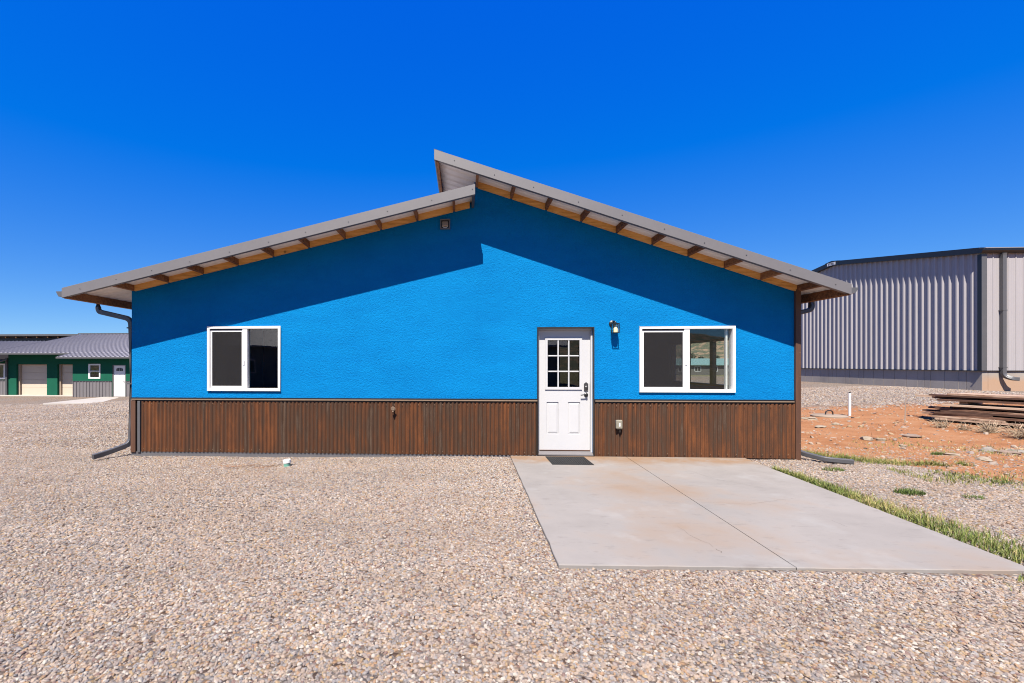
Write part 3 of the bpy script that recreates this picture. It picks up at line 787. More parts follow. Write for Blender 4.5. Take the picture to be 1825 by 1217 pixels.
# ------------------------------------------------------------------ fittings on the wall (things of their own)
def wall_root(name, s, z, label, cat): return empty(name, B(s, 0, z), YAW, label, cat)
r = wall_root('wall_lantern', 8.455, 2.19, 'black wall lantern with glass sides on the blue wall right of the door', 'lantern')
MB().lathe([(0.058, -0.001), (0.058, -0.012), (0.045, -0.022), (0.02, -0.026)], 20, (-0.01, 0, 0.055), 'y').obj('back_plate', MAT['black'], r, smooth=True)
MB().tube(arc_path([(-0.01, -0.02, 0.055), (-0.008, -0.07, 0.10), (0, -0.115, 0.085), (0, -0.12, 0.06)], 0.03), 0.009).obj('arm', MAT['black'], r, smooth=True)
o = MB().lathe([(0.008, 0.070), (0.022, 0.066), (0.05, 0.054), (0.078, 0.049), (0.078, 0.045)], 4).obj('cap', MAT['black'], r, rot=(0, 0, math.pi/4)); o.location = (0, -0.12, 0)
m_ = MB()
for a, b_ in ((-0.05, -0.05), (0.05, -0.05), (0.05, 0.05), (-0.05, 0.05)): m_.box(a-0.004, a+0.004, -0.12+b_-0.004, -0.12+b_+0.004, -0.105, 0.045)
for z in (-0.109, 0.037):
    for a in (-0.05, 0.05):
        m_.box(a-0.004, a+0.004, -0.166, -0.074, z, z+0.008); m_.box(-0.046, 0.046, -0.12+a-0.004, -0.12+a+0.004, z+0.0005, z+0.0075)
m_.obj('cage', MAT['black'], r)
m_ = MB()
for a in (-0.047, 0.047): m_.box(a-0.001, a+0.001, -0.165, -0.075, -0.10, 0.036); m_.box(-0.044, 0.044, -0.12+a-0.001, -0.12+a+0.001, -0.10, 0.036)
m_.obj('glass', MAT['glass'], r)
MB().lathe([(0.012, 0.03), (0.014, 0.0), (0.030, -0.022), (0.041, -0.045), (0.041, -0.098)], 16, (0, -0.12, 0)).obj('shade', MAT['frost'], r, smooth=True)

r = wall_root('exhaust_vent', 5.607, 3.972, 'small square grey exhaust vent high on the shaded blue wall', 'vent')
m_ = MB(); m_.plate(rect(-0.085, 0.085, -0.085, 0.085), [rect(-0.068, 0.068, -0.068, 0.068)], -0.035, -0.0005); m_.obj('frame', MAT['fascia'], r, bevel=0.003)
MB().box(-0.068, 0.068, -0.008, -0.001, -0.068, 0.068).obj('backing', MAT['dark_bronze'], r)
m_ = MB(); m_.hexa([(-0.05, -0.06, -0.03), (0.05, -0.06, -0.03), (0.05, -0.0085, -0.05), (-0.05, -0.0085, -0.05), (-0.05, -0.02, 0.05), (0.05, -0.02, 0.05), (0.05, -0.0085, 0.055), (-0.05, -0.0085, 0.055)])
m_.obj('hood', MAT['beige_frame'], r, bevel=0.006)
MB().tube([(0.045*math.cos(a), -0.03, -0.022+0.042*math.sin(a)) for a in np.linspace(math.pi*1.08, math.pi*1.92, 9)], 0.006, 6).obj('duct_rim', MAT['white'], r)

r = wall_root('hose_spigot', 4.715, 0.785, 'small brass hose spigot on the rusty corrugated sheets left of the door', 'spigot')
MB().tube([(0, -0.02, 0), (0, -0.075, 0)], 0.011, 10).obj('pipe', MAT['brass'], r, smooth=True)
MB().lathe([(0.034, -0.026), (0.034, -0.030), (0.02, -0.034)], 14, (0, 0, 0), 'y').obj('flange', MAT['brass'], r, smooth=True)
MB().tube([(0, -0.06, 0), (0.0, -0.085, -0.012), (0.0, -0.10, -0.045)], 0.013, 10).obj('spout', MAT['brass'], r, smooth=True)
MB().lathe([(0.012, -0.10), (0.03, -0.102), (0.036, -0.108), (0.03, -0.114), (0.012, -0.112)], 14, (0, 0, 0.012), 'y').obj('wheel_handle', MAT['brass'], r, smooth=True)

r = wall_root('outlet_box', 8.535, 0.545, 'yellowed plastic outlet cover on the rusty sheets under the lantern', 'outlet')
MB().box(-0.05, 0.05, -0.05, -0.026, -0.07, 0.075).obj('back_box', MAT['found'], r, bevel=0.006)
MB().box(-0.056, 0.056, -0.095, -0.051, -0.078, 0.080).obj('cover', MAT['cream'], r, bevel=0.018)
MB().box(-0.012, 0.012, -0.10, -0.0955, -0.03, 0.03).obj('latch', MAT['pvc'], r, bevel=0.002)
MB().tube([(0.012, -0.06, -0.079), (0.014, -0.055, -0.13)], 0.018, 8).obj('cord_inlet', MAT['dark_bronze'], r)

# ------------------------------------------------------------------ patio slab, mat, cleanout
slab = empty('patio_slab', B(0, 0, 0), YAW); tag(slab, kind='structure')
def quad_slab(p, name='slab_panel', z0=-0.14, z1=0.0):
    """p: front left, front right, back right, back left; edges a little uneven, arris rounded"""
    ring = []
    for i in range(4):
        a_, b_ = Vector(p[i]), Vector(p[(i+1) % 4]); n = max(2, int((b_-a_).length/0.11))
        outer = (i == 0 and abs(p[0][1]-FL[1]) < 0.1) or (i == 3 and p[0][0] < 6.72) or (i == 1 and p[1][0] > 9.9)
        d = (b_-a_).normalized(); q = Vector((-d.y, d.x))
        for j in range(n):
            w = random.uniform(-0.003, 0.004)+(0.007 if random.random() < 0.05 else 0) if outer and j else 0.0
            ring.append((a_+(b_-a_)*j/n+q*w, 0.006 if outer else 0.0025))
    n = len(ring); c_ = sum((r_[0] for r_ in ring), Vector((0, 0)))/n
    V = [(r_[0].x, r_[0].y, z0) for r_ in ring] + [(r_[0].x, r_[0].y, z1-r_[1]) for r_ in ring]
    V += [(r_[0].x+(c_.x-r_[0].x)*r_[1]/1.5, r_[0].y+(c_.y-r_[0].y)*r_[1]/1.5, z1) for r_ in ring]
    F = []
    for k_ in (0, 1):
        for j in range(n): F.append((k_*n+j, k_*n+(j+1) % n, (k_+1)*n+(j+1) % n, (k_+1)*n+j))
    F.append(tuple(2*n+j for j in range(n)))
    return MB().add(V, F).obj(name, MAT['patio'], slab)
lerp = lambda a, b_, t: (a[0]+(b_[0]-a[0])*t, a[1]+(b_[1]-a[1])*t)
FL, FR, BL, BR = (6.66, -4.255), (10.26, -4.185), (6.72, -0.036), (10.60, -0.036)
JF, JB = (8.477, -4.22), (8.66, -0.036)
def off(p, d): return (p[0]+d, p[1])
for (a, b_, c_, d_) in ((FL, off(JF, -0.004), off(JB, -0.004), BL), (off(JF, 0.004), FR, BR, off(JB, 0.004))):
    t0, t1 = 0.570, 0.5708
    quad_slab([a, b_, lerp(b_, c_, t0), lerp(a, d_, t0)])
    quad_slab([lerp(a, d_, t1), lerp(b_, c_, t1), c_, d_])
m_ = MB(); m_.hexa([(FL[0]+.03, FL[1]+.03, -0.15), (FR[0]-.03, FR[1]+.03, -0.15), (BR[0]-.03, BR[1]-.005, -0.15), (BL[0]+.03, BL[1]-.005, -0.15)] + [(FL[0]+.03, FL[1]+.03, -0.02), (FR[0]-.03, FR[1]+.03, -0.02), (BR[0]-.03, BR[1]-.005, -0.02), (BL[0]+.03, BL[1]-.005, -0.02)])
m_.obj('joint_bed', MAT['dark_bronze'], slab)
# hairline cracks, thin wandering strips
cr = MB()
def crack(pts, w):
    pts = [Vector((p[0], p[1], 0)) for p in pts]; P = []
    for a, b_ in zip(pts[:-1], pts[1:]):
        n = max(2, int((b_-a).length/0.05))
        for i in range(n): P.append(a+(b_-a)*i/n + Vector((random.uniform(-.014, .014), random.uniform(-.012, .012), 0)))
    vs = []
    for i, p in enumerate(P):
        t = (P[min(i+1, len(P)-1)]-P[max(i-1, 0)]).normalized(); q = Vector((-t.y, t.x, 0))*w*(0.4+0.6*math.sin(math.pi*(i+0.5)/len(P)))*random.uniform(0.6, 1.2)
        vs += [p+q+Vector((0, 0, 0.0008)), p-q+Vector((0, 0, 0.0008))]
    cr.add(vs, [(2*i, 2*i+1, 2*i+3, 2*i+2) for i in range(len(P)-1)])
crack([(7.98, -3.35), (8.00, -3.6), (8.05, -3.78), (8.06, -3.90)], 0.0014)
crack([(8.06, -3.88), (8.07, -3.94), (8.05, -4.0)], 0.005)
crack([(8.62, -2.55), (9.1, -2.62), (9.5, -2.45), (9.9, -2.30)], 0.0012)
crack([(9.6, -3.1), (9.62, -3.35)], 0.0012)
crack([(9.2, -0.9), (9.35, -1.5), (9.75, -1.95)], 0.0011)
tag(cr.obj('cracks', MAT['conc_edge_dark'], slab), kind='stuff')

mat_r = tag(empty('door_mat', B(7.62, -0.41, 0.001), YAW), 'black ribbed rubber mat on the concrete in front of the white door', 'door mat')
MB().box(-0.32, 0.32, -0.30, 0.30, 0, 0.008).obj('base', MAT['rubber'], mat_r, bevel=0.002)
m_ = MB()
for i in range(21):
    for j in range(8):
        x = -0.30+0.60*i/20; y0 = -0.285+0.0715*j
        m_.box(x-0.008, x+0.008, y0, y0+0.055, 0.008, 0.014)
tag(m_.obj('ribs', MAT['rubber'], mat_r), kind='stuff')

p = B(3.11, -0.72); zg = gzp(p.x, p.y)
r = tag(empty('cleanout_cap', (p.x, p.y, zg), YAW), 'short mint green pipe stub with tilted white cap in gravel by the wall', 'pipe')
MB().lathe([(0.052, -0.1), (0.052, 0.062)], 20).obj('pipe', MAT['mint'], r, smooth=True)
o = MB().lathe([(0.060, 0.0), (0.062, 0.045), (0.056, 0.052)], 20).obj('cap', MAT['pvc'], r, smooth=True)
o.location = (0, 0, 0.056); o.rotation_euler = (0, math.radians(-6), 0)

# ------------------------------------------------------------------ grey metal building on the right
MZ = 0.40
mroot = empty('metal_building', (22.97, 19.3, MZ), YAW, 'lilac grey ribbed metal building on a concrete base with black roof trim', 'building')
GD, EL = 15.28, 16.0                           # gable depth, eave wall length
FH, EH = 0.90, 5.93                           # foundation top, eave height above base
def mz(y): return EH - 0.03 + (1.79/12*(y if y < GD/2 else GD-y))
# foundation blocks
def block(x0, x1, y0, y1): MB().box(x0, x1, y0, y1, -0.5, FH).obj('foundation_block', MAT['fdn'], mroot, bevel=0.008)
y = 0.0
while y < GD-0.2:
    e = min(y+random.choice((0.58, 0.61, 0.61, 0.3)), GD)
    block(0, 0.24, y+0.004 if y > 0 else 0, e-0.004); y = e
x = 0.245
while x < EL:
    e = min(x+random.choice((0.6, 0.62, 1.2)), EL); block(x+0.004, e-0.004, 0, 0.24); x = e
MB().box(0.02, EL, 0.02, GD, -0.4, FH-0.01).obj('foundation_core', MAT['fdn'], mroot)
# ribbed sheets
RIB = [(0.0, 0.0), (0.060, 0.0), (0.085, 0.006), (0.11, 0.0), (0.165, 0.0), (0.218, 0.062), (0.272, 0.062), (0.305, 0.0)]
def ribs(a, b_):
    out = []; n0 = int(round((b_-a)/0.305))
    for i in range(n0):
        for d, h_ in RIB[:-1]: out.append((a+i*0.305+d, h_))
    out.append((a+n0*0.305, 0.0)); return out
y = 0.10
while y < GD-0.3:
    n_r = 3 if y+0.915 <= GD-0.1 else max(1, int((GD-0.1-y)/0.305))
    pr = ribs(y, y+0.305*n_r); n = len(pr)
    vs = [(-0.010-h_, yy, FH-0.02) for yy, h_ in pr] + [(-0.010-h_, yy, mz(yy)) for yy, h_ in pr]
    MB().add(vs, [(j, j+1, n+j+1, n+j) for j in range(n-1)]).obj('wall_panel', MAT['wall_metal'], mroot)
    y += 0.305*n_r+0.0005
x = 0.12
RIB2 = [(0.0, 0.0), (0.07, 0.0), (0.085, 0.005), (0.10, 0.0), (0.16, 0.0), (0.175, 0.005), (0.19, 0.0), (0.245, 0.0), (0.262, 0.026), (0.288, 0.026), (0.305, 0.0)]
RIB = RIB2
while x < EL-0.3:
    pr = ribs(x, x+0.915); n = len(pr)
    vs = [(xx, -0.03-h_, FH-0.02) for xx, h_ in pr] + [(xx, -0.03-h_, EH-0.05) for xx, h_ in pr]
    MB().add(vs, [(j, j+1, n+j+1, n+j) for j in range(n-1)]).obj('wall_panel', MAT['wall_metal'], mroot)
    x += 0.9155
# corner trim: dark face on the gable side, pale face on the front
MB().box(-0.085, -0.005, -0.06, 0.10, FH-0.02, EH-0.12).obj('corner_trim', MAT['black_trim'], mroot)
MB().box(-0.090, 0.12, -0.075, -0.0605, FH-0.021, EH-0.12).obj('corner_trim', MAT['midgrey'], mroot)
MB().box(-0.112, EL, -0.055, -0.0, FH-0.045, FH-0.0205).obj('base_trim', MAT['black_trim'], mroot)
MB().box(-0.075, -0.0, 0.001, GD, FH-0.045, FH-0.0205).obj('base_trim', MAT['black_trim'], mroot)
# roof, rake trims, gutter
def rake(y0, y1):
    m_ = MB(); q = lambda y, x, d: (x, y, mz(y)+d)
    m_.hexa([q(y0, -0.20, -0.06), q(y0, -0.02, -0.06), q(y1, -0.02, -0.06), q(y1, -0.20, -0.06), q(y0, -0.20, 0.19), q(y0, -0.02, 0.19), q(y1, -0.02, 0.19), q(y1, -0.20, 0.19)])
    m_.obj('rake_trim', MAT['black_trim'], mroot, bevel=0.01)
rake(-0.10, GD/2-0.46); rake(GD/2+0.46, GD+0.10)
m_ = MB()
for sgn in (-1, 1):
    ya, yb = GD/2, GD/2+sgn*0.47
    q = lambda y, x, d: (x, y, mz(y)+d)
    m_.hexa([q(ya, -0.215, -0.07), q(ya, -0.0, -0.07), q(yb, -0.0, -0.07), q(yb, -0.215, -0.07), q(ya, -0.215, 0.205), q(ya, -0.0, 0.205), q(yb, -0.0, 0.205), q(yb, -0.215, 0.205)])
m_.obj('peak_box', MAT['black_trim'], mroot)
m_ = MB(); ya, yb, yc = -0.15, GD/2, GD+0.15
m_.add([(x, y, mz(y)+0.16+dz) for dz in (0, 0.03) for x in (-0.02, EL) for y in (ya, yb, yc)],
       [(0,1,4,3),(1,2,5,4),(6,9,10,7),(7,10,11,8),(0,6,7,1),(1,7,8,2),(3,4,10,9),(4,5,11,10),(0,3,9,6),(2,8,11,5)])
m_.obj('roof', MAT['roofgrey'], mroot)
gp = [(0, 0), (-0.10, 0), (-0.13, 0.05), (-0.15, 0.10), (-0.15, 0.18), (-0.135, 0.18), (-0.12, 0.06), (-0.09, 0.015), (-0.015, 0.015), (-0.015, 0.18), (0, 0.18)]
m_ = MB(); n = len(gp); vs = []
for x in (-0.20, EL): vs += [(x, -0.06+a, EH-0.10+z_) for a, z_ in gp]
m_.add(vs, [(j, (j+1) % n, n+(j+1) % n, n+j) for j in range(n)])
vs = []
for x in (-0.205, -0.195): vs += [(x, -0.06+a, EH-0.10+z_) for a, z_ in gp[:5]+[(0, 0.18)]]
m_.add(vs, [tuple(range(6)), tuple(range(6, 12))] + [(j, (j+1) % 6, 6+(j+1) % 6, 6+j) for j in range(6)])
m_.obj('gutter', MAT['black_trim'], mroot)
path = arc_path([(0.72, -0.14, EH-0.10), (0.72, -0.12, EH-0.2), (0.72, -0.12, 0.66), (0.90, -0.30, 0.54), (1.05, -0.36, 0.53)], 0.12)
o = MB().sweep(path, rrect(0.15, 0.13, 0.2), up=(0, 1, 0)).obj('downspout', MAT['midgrey'], mroot)
for z in (1.0, 3.4): MB().box(0.62, 0.82, -0.19, -0.03, z, z+0.03).obj('downspout_bracket', MAT['midgrey'], mroot)
# small white maker plate on the peak box
pl = MB().box(-0.2225, -0.2155, GD/2-0.30, GD/2+0.30, mz(GD/2)-0.06, mz(GD/2)+0.10).obj('name_plate', MAT['white'], mroot)
tag(pl, 'white plate reading STAR at the roof peak')
cu = bpy.data.curves.new('lettering', 'FONT'); cu.body = 'STAR'; cu.size = 0.15; cu.align_x = 'CENTER'; cu.align_y = 'CENTER'; cu.extrude = 0.002; cu.offset = 0.003
tmp = bpy.data.objects.new('lettering_source', cu)
COL.objects.link(tmp)
dg = bpy.context.evaluated_depsgraph_get()
lm = bpy.data.meshes.new_from_object(tmp.evaluated_get(dg)); lm.name = 'lettering'
bpy.data.objects.remove(tmp)
lm.materials.clear(); lm.materials.append(MAT['black'])
lo = bpy.data.objects.new('lettering', lm); COL.objects.link(lo); lo.parent = pl
lo.location = (-0.2255, GD/2, mz(GD/2)+0.02); lo.rotation_euler = (math.radians(90), 0, math.radians(-90))
lo.scale = (1.15, 1, 1)

# ------------------------------------------------------------------ green building on the left
GZ0 = -0.58
groot = empty('green_building', (-23.44, 29.0, GZ0), YAW, 'long low dark green building with grey metal roof and cream garage doors', 'building')
RP = 0.23
def gr_z(y): return 2.57 + RP*(y+0.60)             # roof plane above base
mb = MB(); mb.plate([(0, -0.3), (9, -0.3), (9, 2.62), (0, 2.62)], [rect(1.08, 1.83, 1.22, 2.11), rect(2.63, 3.51, 0.0, 2.07)], 0, 0.16)
mb.obj('front_wall', MAT['green'], groot)
MB().box(0, 0.16, 0.163, 1.6, -0.3, 2.62).obj('return_wall', MAT['green'], groot)
doors = [(-5.40, -3.24), (-2.50, -0.34)]
mb = MB(); mb.plate([(-5.98, -0.3), (0, -0.3), (0, 2.95), (-5.98, 2.95)], [rect(a, b_, 0.02, 2.11) for a, b_ in doors], 1.6, 2.0)
mb.obj('garage_wall', MAT['green'], groot)
mb = MB(); mb.plate([(-12, -0.3), (-6.1, -0.3), (-6.1, 2.4), (-12, 2.4)], [rect(-8.4, -6.25, 1.15, 2.1)], 1.62, 1.8)
mb.obj('wing_wall', MAT['green'], groot)
MB().box(-6.1, -5.985, 1.50, 1.78, -0.3, 2.55).obj('wing_post', MAT['charcoal'], groot)
for a, b_ in doors:
    m_ = MB(); m_.plate([(a+.001, 0.0), (a+0.10, 0.0), (a+0.10, 2.09), (b_-.02, 2.09), (b_-.02, 0), (b_-.001, 0), (b_-.001, 2.109), (a+.001, 2.109)], [], 1.74, 1.86)
    m_.obj('garage_frame', MAT['beige_frame'], groot)
    gd = MB().box(a+0.08, b_-0.015, 1.92, 1.94, 0.0, 2.1).obj('garage_door', MAT['beige'], groot)
    for i in range(4):
        MB().box(a+0.101, b_-0.021, 1.86, 1.918, 0.012+0.52*i, 0.012+0.52*i+0.512).obj('door_section', MAT['beige'], gd, bevel=0.008)
m_ = MB(); m_.plate(rect(1.06, 1.85, 1.20, 2.13), [rect(1.15, 1.76, 1.28, 1.645), rect(1.15, 1.76, 1.70, 2.04)], -0.02, 0.08)
wg = m_.obj('window', MAT['white'], groot, bevel=0.005)
for z0, z1 in ((1.28, 1.645), (1.70, 2.04)): MB().box(1.15, 1.76, 0.03, 0.04, z0, z1).obj('pane', MAT['glass'], wg)
MB().box(0.9, 2.0, 0.5, 0.55, 0.9, 2.3).obj('dark_backing', MAT['dark_in'], groot)  # dark sheet behind the panes, standing in for the unlit room
m_ = MB(); m_.plate([(2.635, 0), (2.70, 0), (2.70, 2.03), (3.45, 2.03), (3.45, 0), (3.505, 0), (3.505, 2.065), (2.635, 2.065)], [], 0.02, 0.12)
m_.obj('door_frame', MAT['greypanel'], groot)
dl = MB().box(2.702, 3.448, 0.05, 0.10, 0.06, 2.028).obj('door', MAT['white'], groot, bevel=0.004)
m_ = MB(); fan = [(2.86, 1.68)] + [(3.075-0.215*math.cos(t), 1.80+0.08*math.sin(t)) for t in np.linspace(0, math.pi, 9)] + [(3.29, 1.68)]
m_.plate(fan, [], 0.043, 0.0495); m_.obj('fan_light', MAT['black'], dl)
for i in range(3): MB().box(2.97+0.105*i-0.006, 2.97+0.105*i+0.006, 0.036, 0.0425, 1.68, 1.86).obj('glazing_bar', MAT['white'], dl)
for x0 in (2.78, 3.12):
    for z0, z1 in ((0.25, 0.85), (1.0, 1.5)): MB().box(x0, x0+0.25, 0.043, 0.0495, z0, z1).obj('door_panel', MAT['white'], dl, bevel=0.006)
MB().tube([(3.40, 0.045, 1.0), (3.40, 0.0, 1.0), (3.32, -0.005, 1.0)], 0.012, 6).obj('door_handle', MAT['black'], dl)
# grey wainscot with standing ribs
def wains(x0, x1, y, parent, z1=1.02):
    m_ = MB(); m_.box(x0, x1, y-0.02, y-0.001, -0.02, z1)
    x = x0+0.03
    while x < x1: m_.box(x, x+0.028, y-0.05, y-0.0205, -0.02, z1); x += 0.215
    m_.obj('wainscot', MAT['greypanel'], parent)
    MB().box(x0, x1, y-0.055, y-0.001, z1+0.0005, z1+0.03).obj('belt_trim', MAT['charcoal'], parent)
wains(0.02, 2.60, 0.0, groot); wains(3.54, 9.0, 0.0, groot); wains(-12, -6.11, 1.62, groot, 1.0)
# wing window
m_ = MB(); m_.plate(rect(-8.45, -6.2, 1.10, 2.15), [rect(-8.35, -7.4, 1.2, 2.05), rect(-7.3, -6.3, 1.2, 2.05)], 1.58, 1.66); ww = m_.obj('window', MAT['white'], groot)
for a, b_ in ((-8.35, -7.4), (-7.3, -6.3)): MB().box(a, b_, 1.62, 1.63, 1.2, 2.05).obj('pane', MAT['glass'], ww)
MB().box(-9, -6.1, 2.3, 2.35, 0.2, 2.4).obj('dark_backing', MAT['dark_in'], groot)  # same dark sheet behind the wing panes, in place of room darkness
# roofs with standing seams
def seam_roof(x0, x1, y0, y1, name='roof', dz=0.0):
    m_ = MB()
    m_.hexa([(x0, y0, gr_z(y0)-0.06+dz), (x1, y0, gr_z(y0)-0.06+dz), (x1, y1, gr_z(y1)-0.06+dz), (x0, y1, gr_z(y1)-0.06+dz), (x0, y0, gr_z(y0)+dz), (x1, y0, gr_z(y0)+dz), (x1, y1, gr_z(y1)+dz), (x0, y1, gr_z(y1)+dz)])
    o = m_.obj(name, MAT['roofgrey'], groot)
    m_ = MB(); x = x0+0.1
    while x < x1:
        m_.hexa([(x, y0, gr_z(y0)+dz), (x+.035, y0, gr_z(y0)+dz), (x+.035, y1, gr_z(y1)+dz), (x, y1, gr_z(y1)+dz), (x, y0, gr_z(y0)+.04+dz), (x+.035, y0, gr_z(y0)+.04+dz), (x+.035, y1, gr_z(y1)+.04+dz), (x, y1, gr_z(y1)+.04+dz)])
        x += 0.305
    tag(m_.obj('seams', MAT['seam'], o), kind='stuff')
    MB().box(x0, x1, y0-0.02, y0-0.0005, gr_z(y0)-0.10+dz, gr_z(y0)+0.005+dz).obj('eave_trim', MAT['midgrey'], o)
    return o
XN, XC = -0.55, -6.4
seam_roof(XN, 9.3, -0.60, 0.599)                     # the lower eave over the right part
rf = seam_roof(XC, 9.3, 0.60, 8.1)                   # main slope
MB().box(XC-0.3, 9.4, 8.0, 8.35, gr_z(8.1)+0.02, gr_z(8.1)+0.075).obj('ridge_cap', MAT['midgrey'], rf)
seam_roof(-14, XC-0.001, 0.60, 4.9)                  # left part ends under the clerestory
MB().box(-14, XC-0.01, 8.05, 8.09, 2.5, gr_z(8.1)-0.1).obj('clerestory_wall', MAT['dark_bronze'], groot)  # near-black colour stands in for the shadow under the upper eave
o = MB().hexa([(-14, 7.7, 4.41), (XC+0.03, 7.7, 4.41), (XC+0.03, 10, 3.7), (-14, 10, 3.7), (-14, 7.7, 4.56), (XC+0.03, 7.7, 4.56), (XC+0.03, 10, 3.8), (-14, 10, 3.8)]).obj('upper_roof', MAT['midgrey'], groot)
for i in range(9): MB().box(-13.6+0.9*i, -13.55+0.9*i, 7.75, 8.04, 4.25, 4.38).obj('outlooker', MAT['darkpine'], groot)
o = MB().hexa([(-14, 0.9, 2.18), (-6.02, 0.9, 2.18), (-6.02, 1.61, 2.40), (-14, 1.61, 2.40), (-14, 0.9, 2.24), (-6.02, 0.9, 2.24), (-6.02, 1.61, 2.46), (-14, 1.61, 2.46)]).obj('wing_roof', MAT['roofgrey'], groot)
MB().box(-14, 9, 9.8, 10, -0.3, 3.5).obj('rear_wall', MAT['green'], groot)
MB().box(8.84, 9, 0.163, 9.8, -0.3, 2.6).obj('side_wall', MAT['green'], groot)
# concrete apron and door pad (paving)
ap = empty('concrete_apron', (-23.44, 29.0, GZ0), YAW); tag(ap, kind='structure')
MB().box(-12.5, 0, 0.75, 1.98, -0.3, 0.022).obj('slab_panel', MAT['concrete'], ap, bevel=0.01)
m_ = MB(); pts = [(3.7, -5.9), (9, -5.2), (9, -0.06), (2.1, -0.06)]
m_.hexa([(x, y, -0.3) for x, y in pts] + [(x, y, 0.045-0.018*y) for x, y in pts]); m_.obj('slab_panel', MAT['concrete'], ap, bevel=0.01)

# ------------------------------------------------------------------ far house seen through the right window, and a house behind the camera
def small_house(name, loc, rz, w, d, hw, rise, wallm, roofm, label, ground_off=0.0):
    r = empty(name, loc, rz, label, 'house')
    MB().plate([(0, -0.5), (w, -0.5), (w, hw), (0, hw)], [], 0, d).obj('wall', wallm, r)
    for sgn in (0, 1):
        ya, yb = (-0.5, d/2) if sgn == 0 else (d/2, d+0.5)
        za, zb = (hw-0.1, hw+rise) if sgn == 0 else (hw+rise, hw-0.1)
        MB().hexa([(-0.5, ya, za), (w+.5, ya, za), (w+.5, yb, zb), (-0.5, yb, zb), (-0.5, ya, za+.12), (w+.5, ya, za+.12), (w+.5, yb, zb+.12), (-0.5, yb, zb+.12)]).obj('roof', roofm, r)
    for x in np.arange(1.5, w-1.5, 3.4):
        wf = MB(); wf.plate(rect(x, x+1.3, 0.9, 1.95), [rect(x+.08, x+.62, .98, 1.87), rect(x+.68, x+1.22, .98, 1.87)], -0.06, -0.002); wo_ = wf.obj('window', MAT['white'], r)
        MB().box(x+.06, x+1.24, -0.02, -0.004, .96, 1.89).obj('pane', MAT['black'], wo_)
    for sx in (0.0, w):
        MB().add([(sx, 0, hw), (sx, d, hw), (sx, d/2, hw+rise)], [(0, 1, 2)]).obj('gable', wallm, r)
    return r
small_house('far_house', (46, 98, -1.0), YAW-0.05, 24, 9, 2.3, 1.3, MAT['graywall'], MAT['teal'], 'grey house with pale teal roof seen through the right hand window')
small_house('neighbour_house', (6, -17, -0.05), math.pi+YAW, 24, 8, 2.9, 1.9, MAT['greypanel'], MAT['roofgrey'], 'low grey house with grey metal roof mirrored in the left window')

# shrubs on the hillside behind the far house
for i in range(26):
    X = random.uniform(60, 120); Y = 132+random.uniform(0, 45)
    m_ = MB(); R_ = random.uniform(1.0, 2.2)
    for j in range(60):
        a = random.uniform(0, 6.28); b_ = random.uniform(0, 1.4); rr = R_*random.uniform(0.55, 1)
        c_ = Vector((rr*math.cos(a)*math.cos(b_), rr*math.sin(a)*math.cos(b_), rr*0.8*math.sin(b_)))
        q = [c_+Vector((random.uniform(-1, 1), random.uniform(-1, 1), random.uniform(-1, 1)))*0.35*R_ for _ in range(3)]
        m_.add(q, [(0, 1, 2)])
    o = m_.obj('shrub', MAT['shrub'], loc=(X, Y, 0.3+max(0, (Y-150))*0.14))
    tag(o, 'dark green shrub on the hillside behind the teal roofed house', 'shrub', 'shrubs on the hillside')

# ------------------------------------------------------------------ dirt yard: pipe, stake, lid, planks
p = (11.87, 13.2); r = tag(empty('pvc_pipe', (p[0], p[1], gzp(*p))), 'upright white plastic pipe in the red dirt beside the round lid', 'pipe')
MB().tube([(0, 0, -0.1), (0, 0, 0.66)], 0.033, 14).obj('pipe', MAT['pvc'], r, smooth=True)
MB().tube([(0, 0, 0.661), (0, 0, 0.69)], 0.024, 10).obj('plug', MAT['black'], r, smooth=True)
p = (12.0, 11.76)
o = MB().box(-0.009, 0.009, -0.009, 0.009, -0.1, 0.62).obj('survey_stake', MAT['bare_stake'], loc=(p[0], p[1], gzp(*p)), rot=(0.02, 0.03, 0.4))
tag(o, 'thin bare wooden stake in the red dirt left of the plank stack', 'stake')
p = (11.31, 13.24); r = tag(empty('septic_lid', (p[0], p[1], gzp(*p))), 'round concrete lid with a black handle lying flush in the red dirt', 'lid')
MB().lathe([(0.43, -0.08), (0.43, 0.02), (0.40, 0.045), (0.0001, 0.055)], 32)\
    .obj('lid', MAT['lid'], r, smooth=True)
MB().tube([(-0.11, 0, 0.04), (-0.10, 0, 0.13), (-0.05, 0, 0.165), (0.05, 0, 0.165), (0.10, 0, 0.13), (0.11, 0, 0.04)], 0.016, 6).obj('handle', MAT['black'], r, smooth=True)

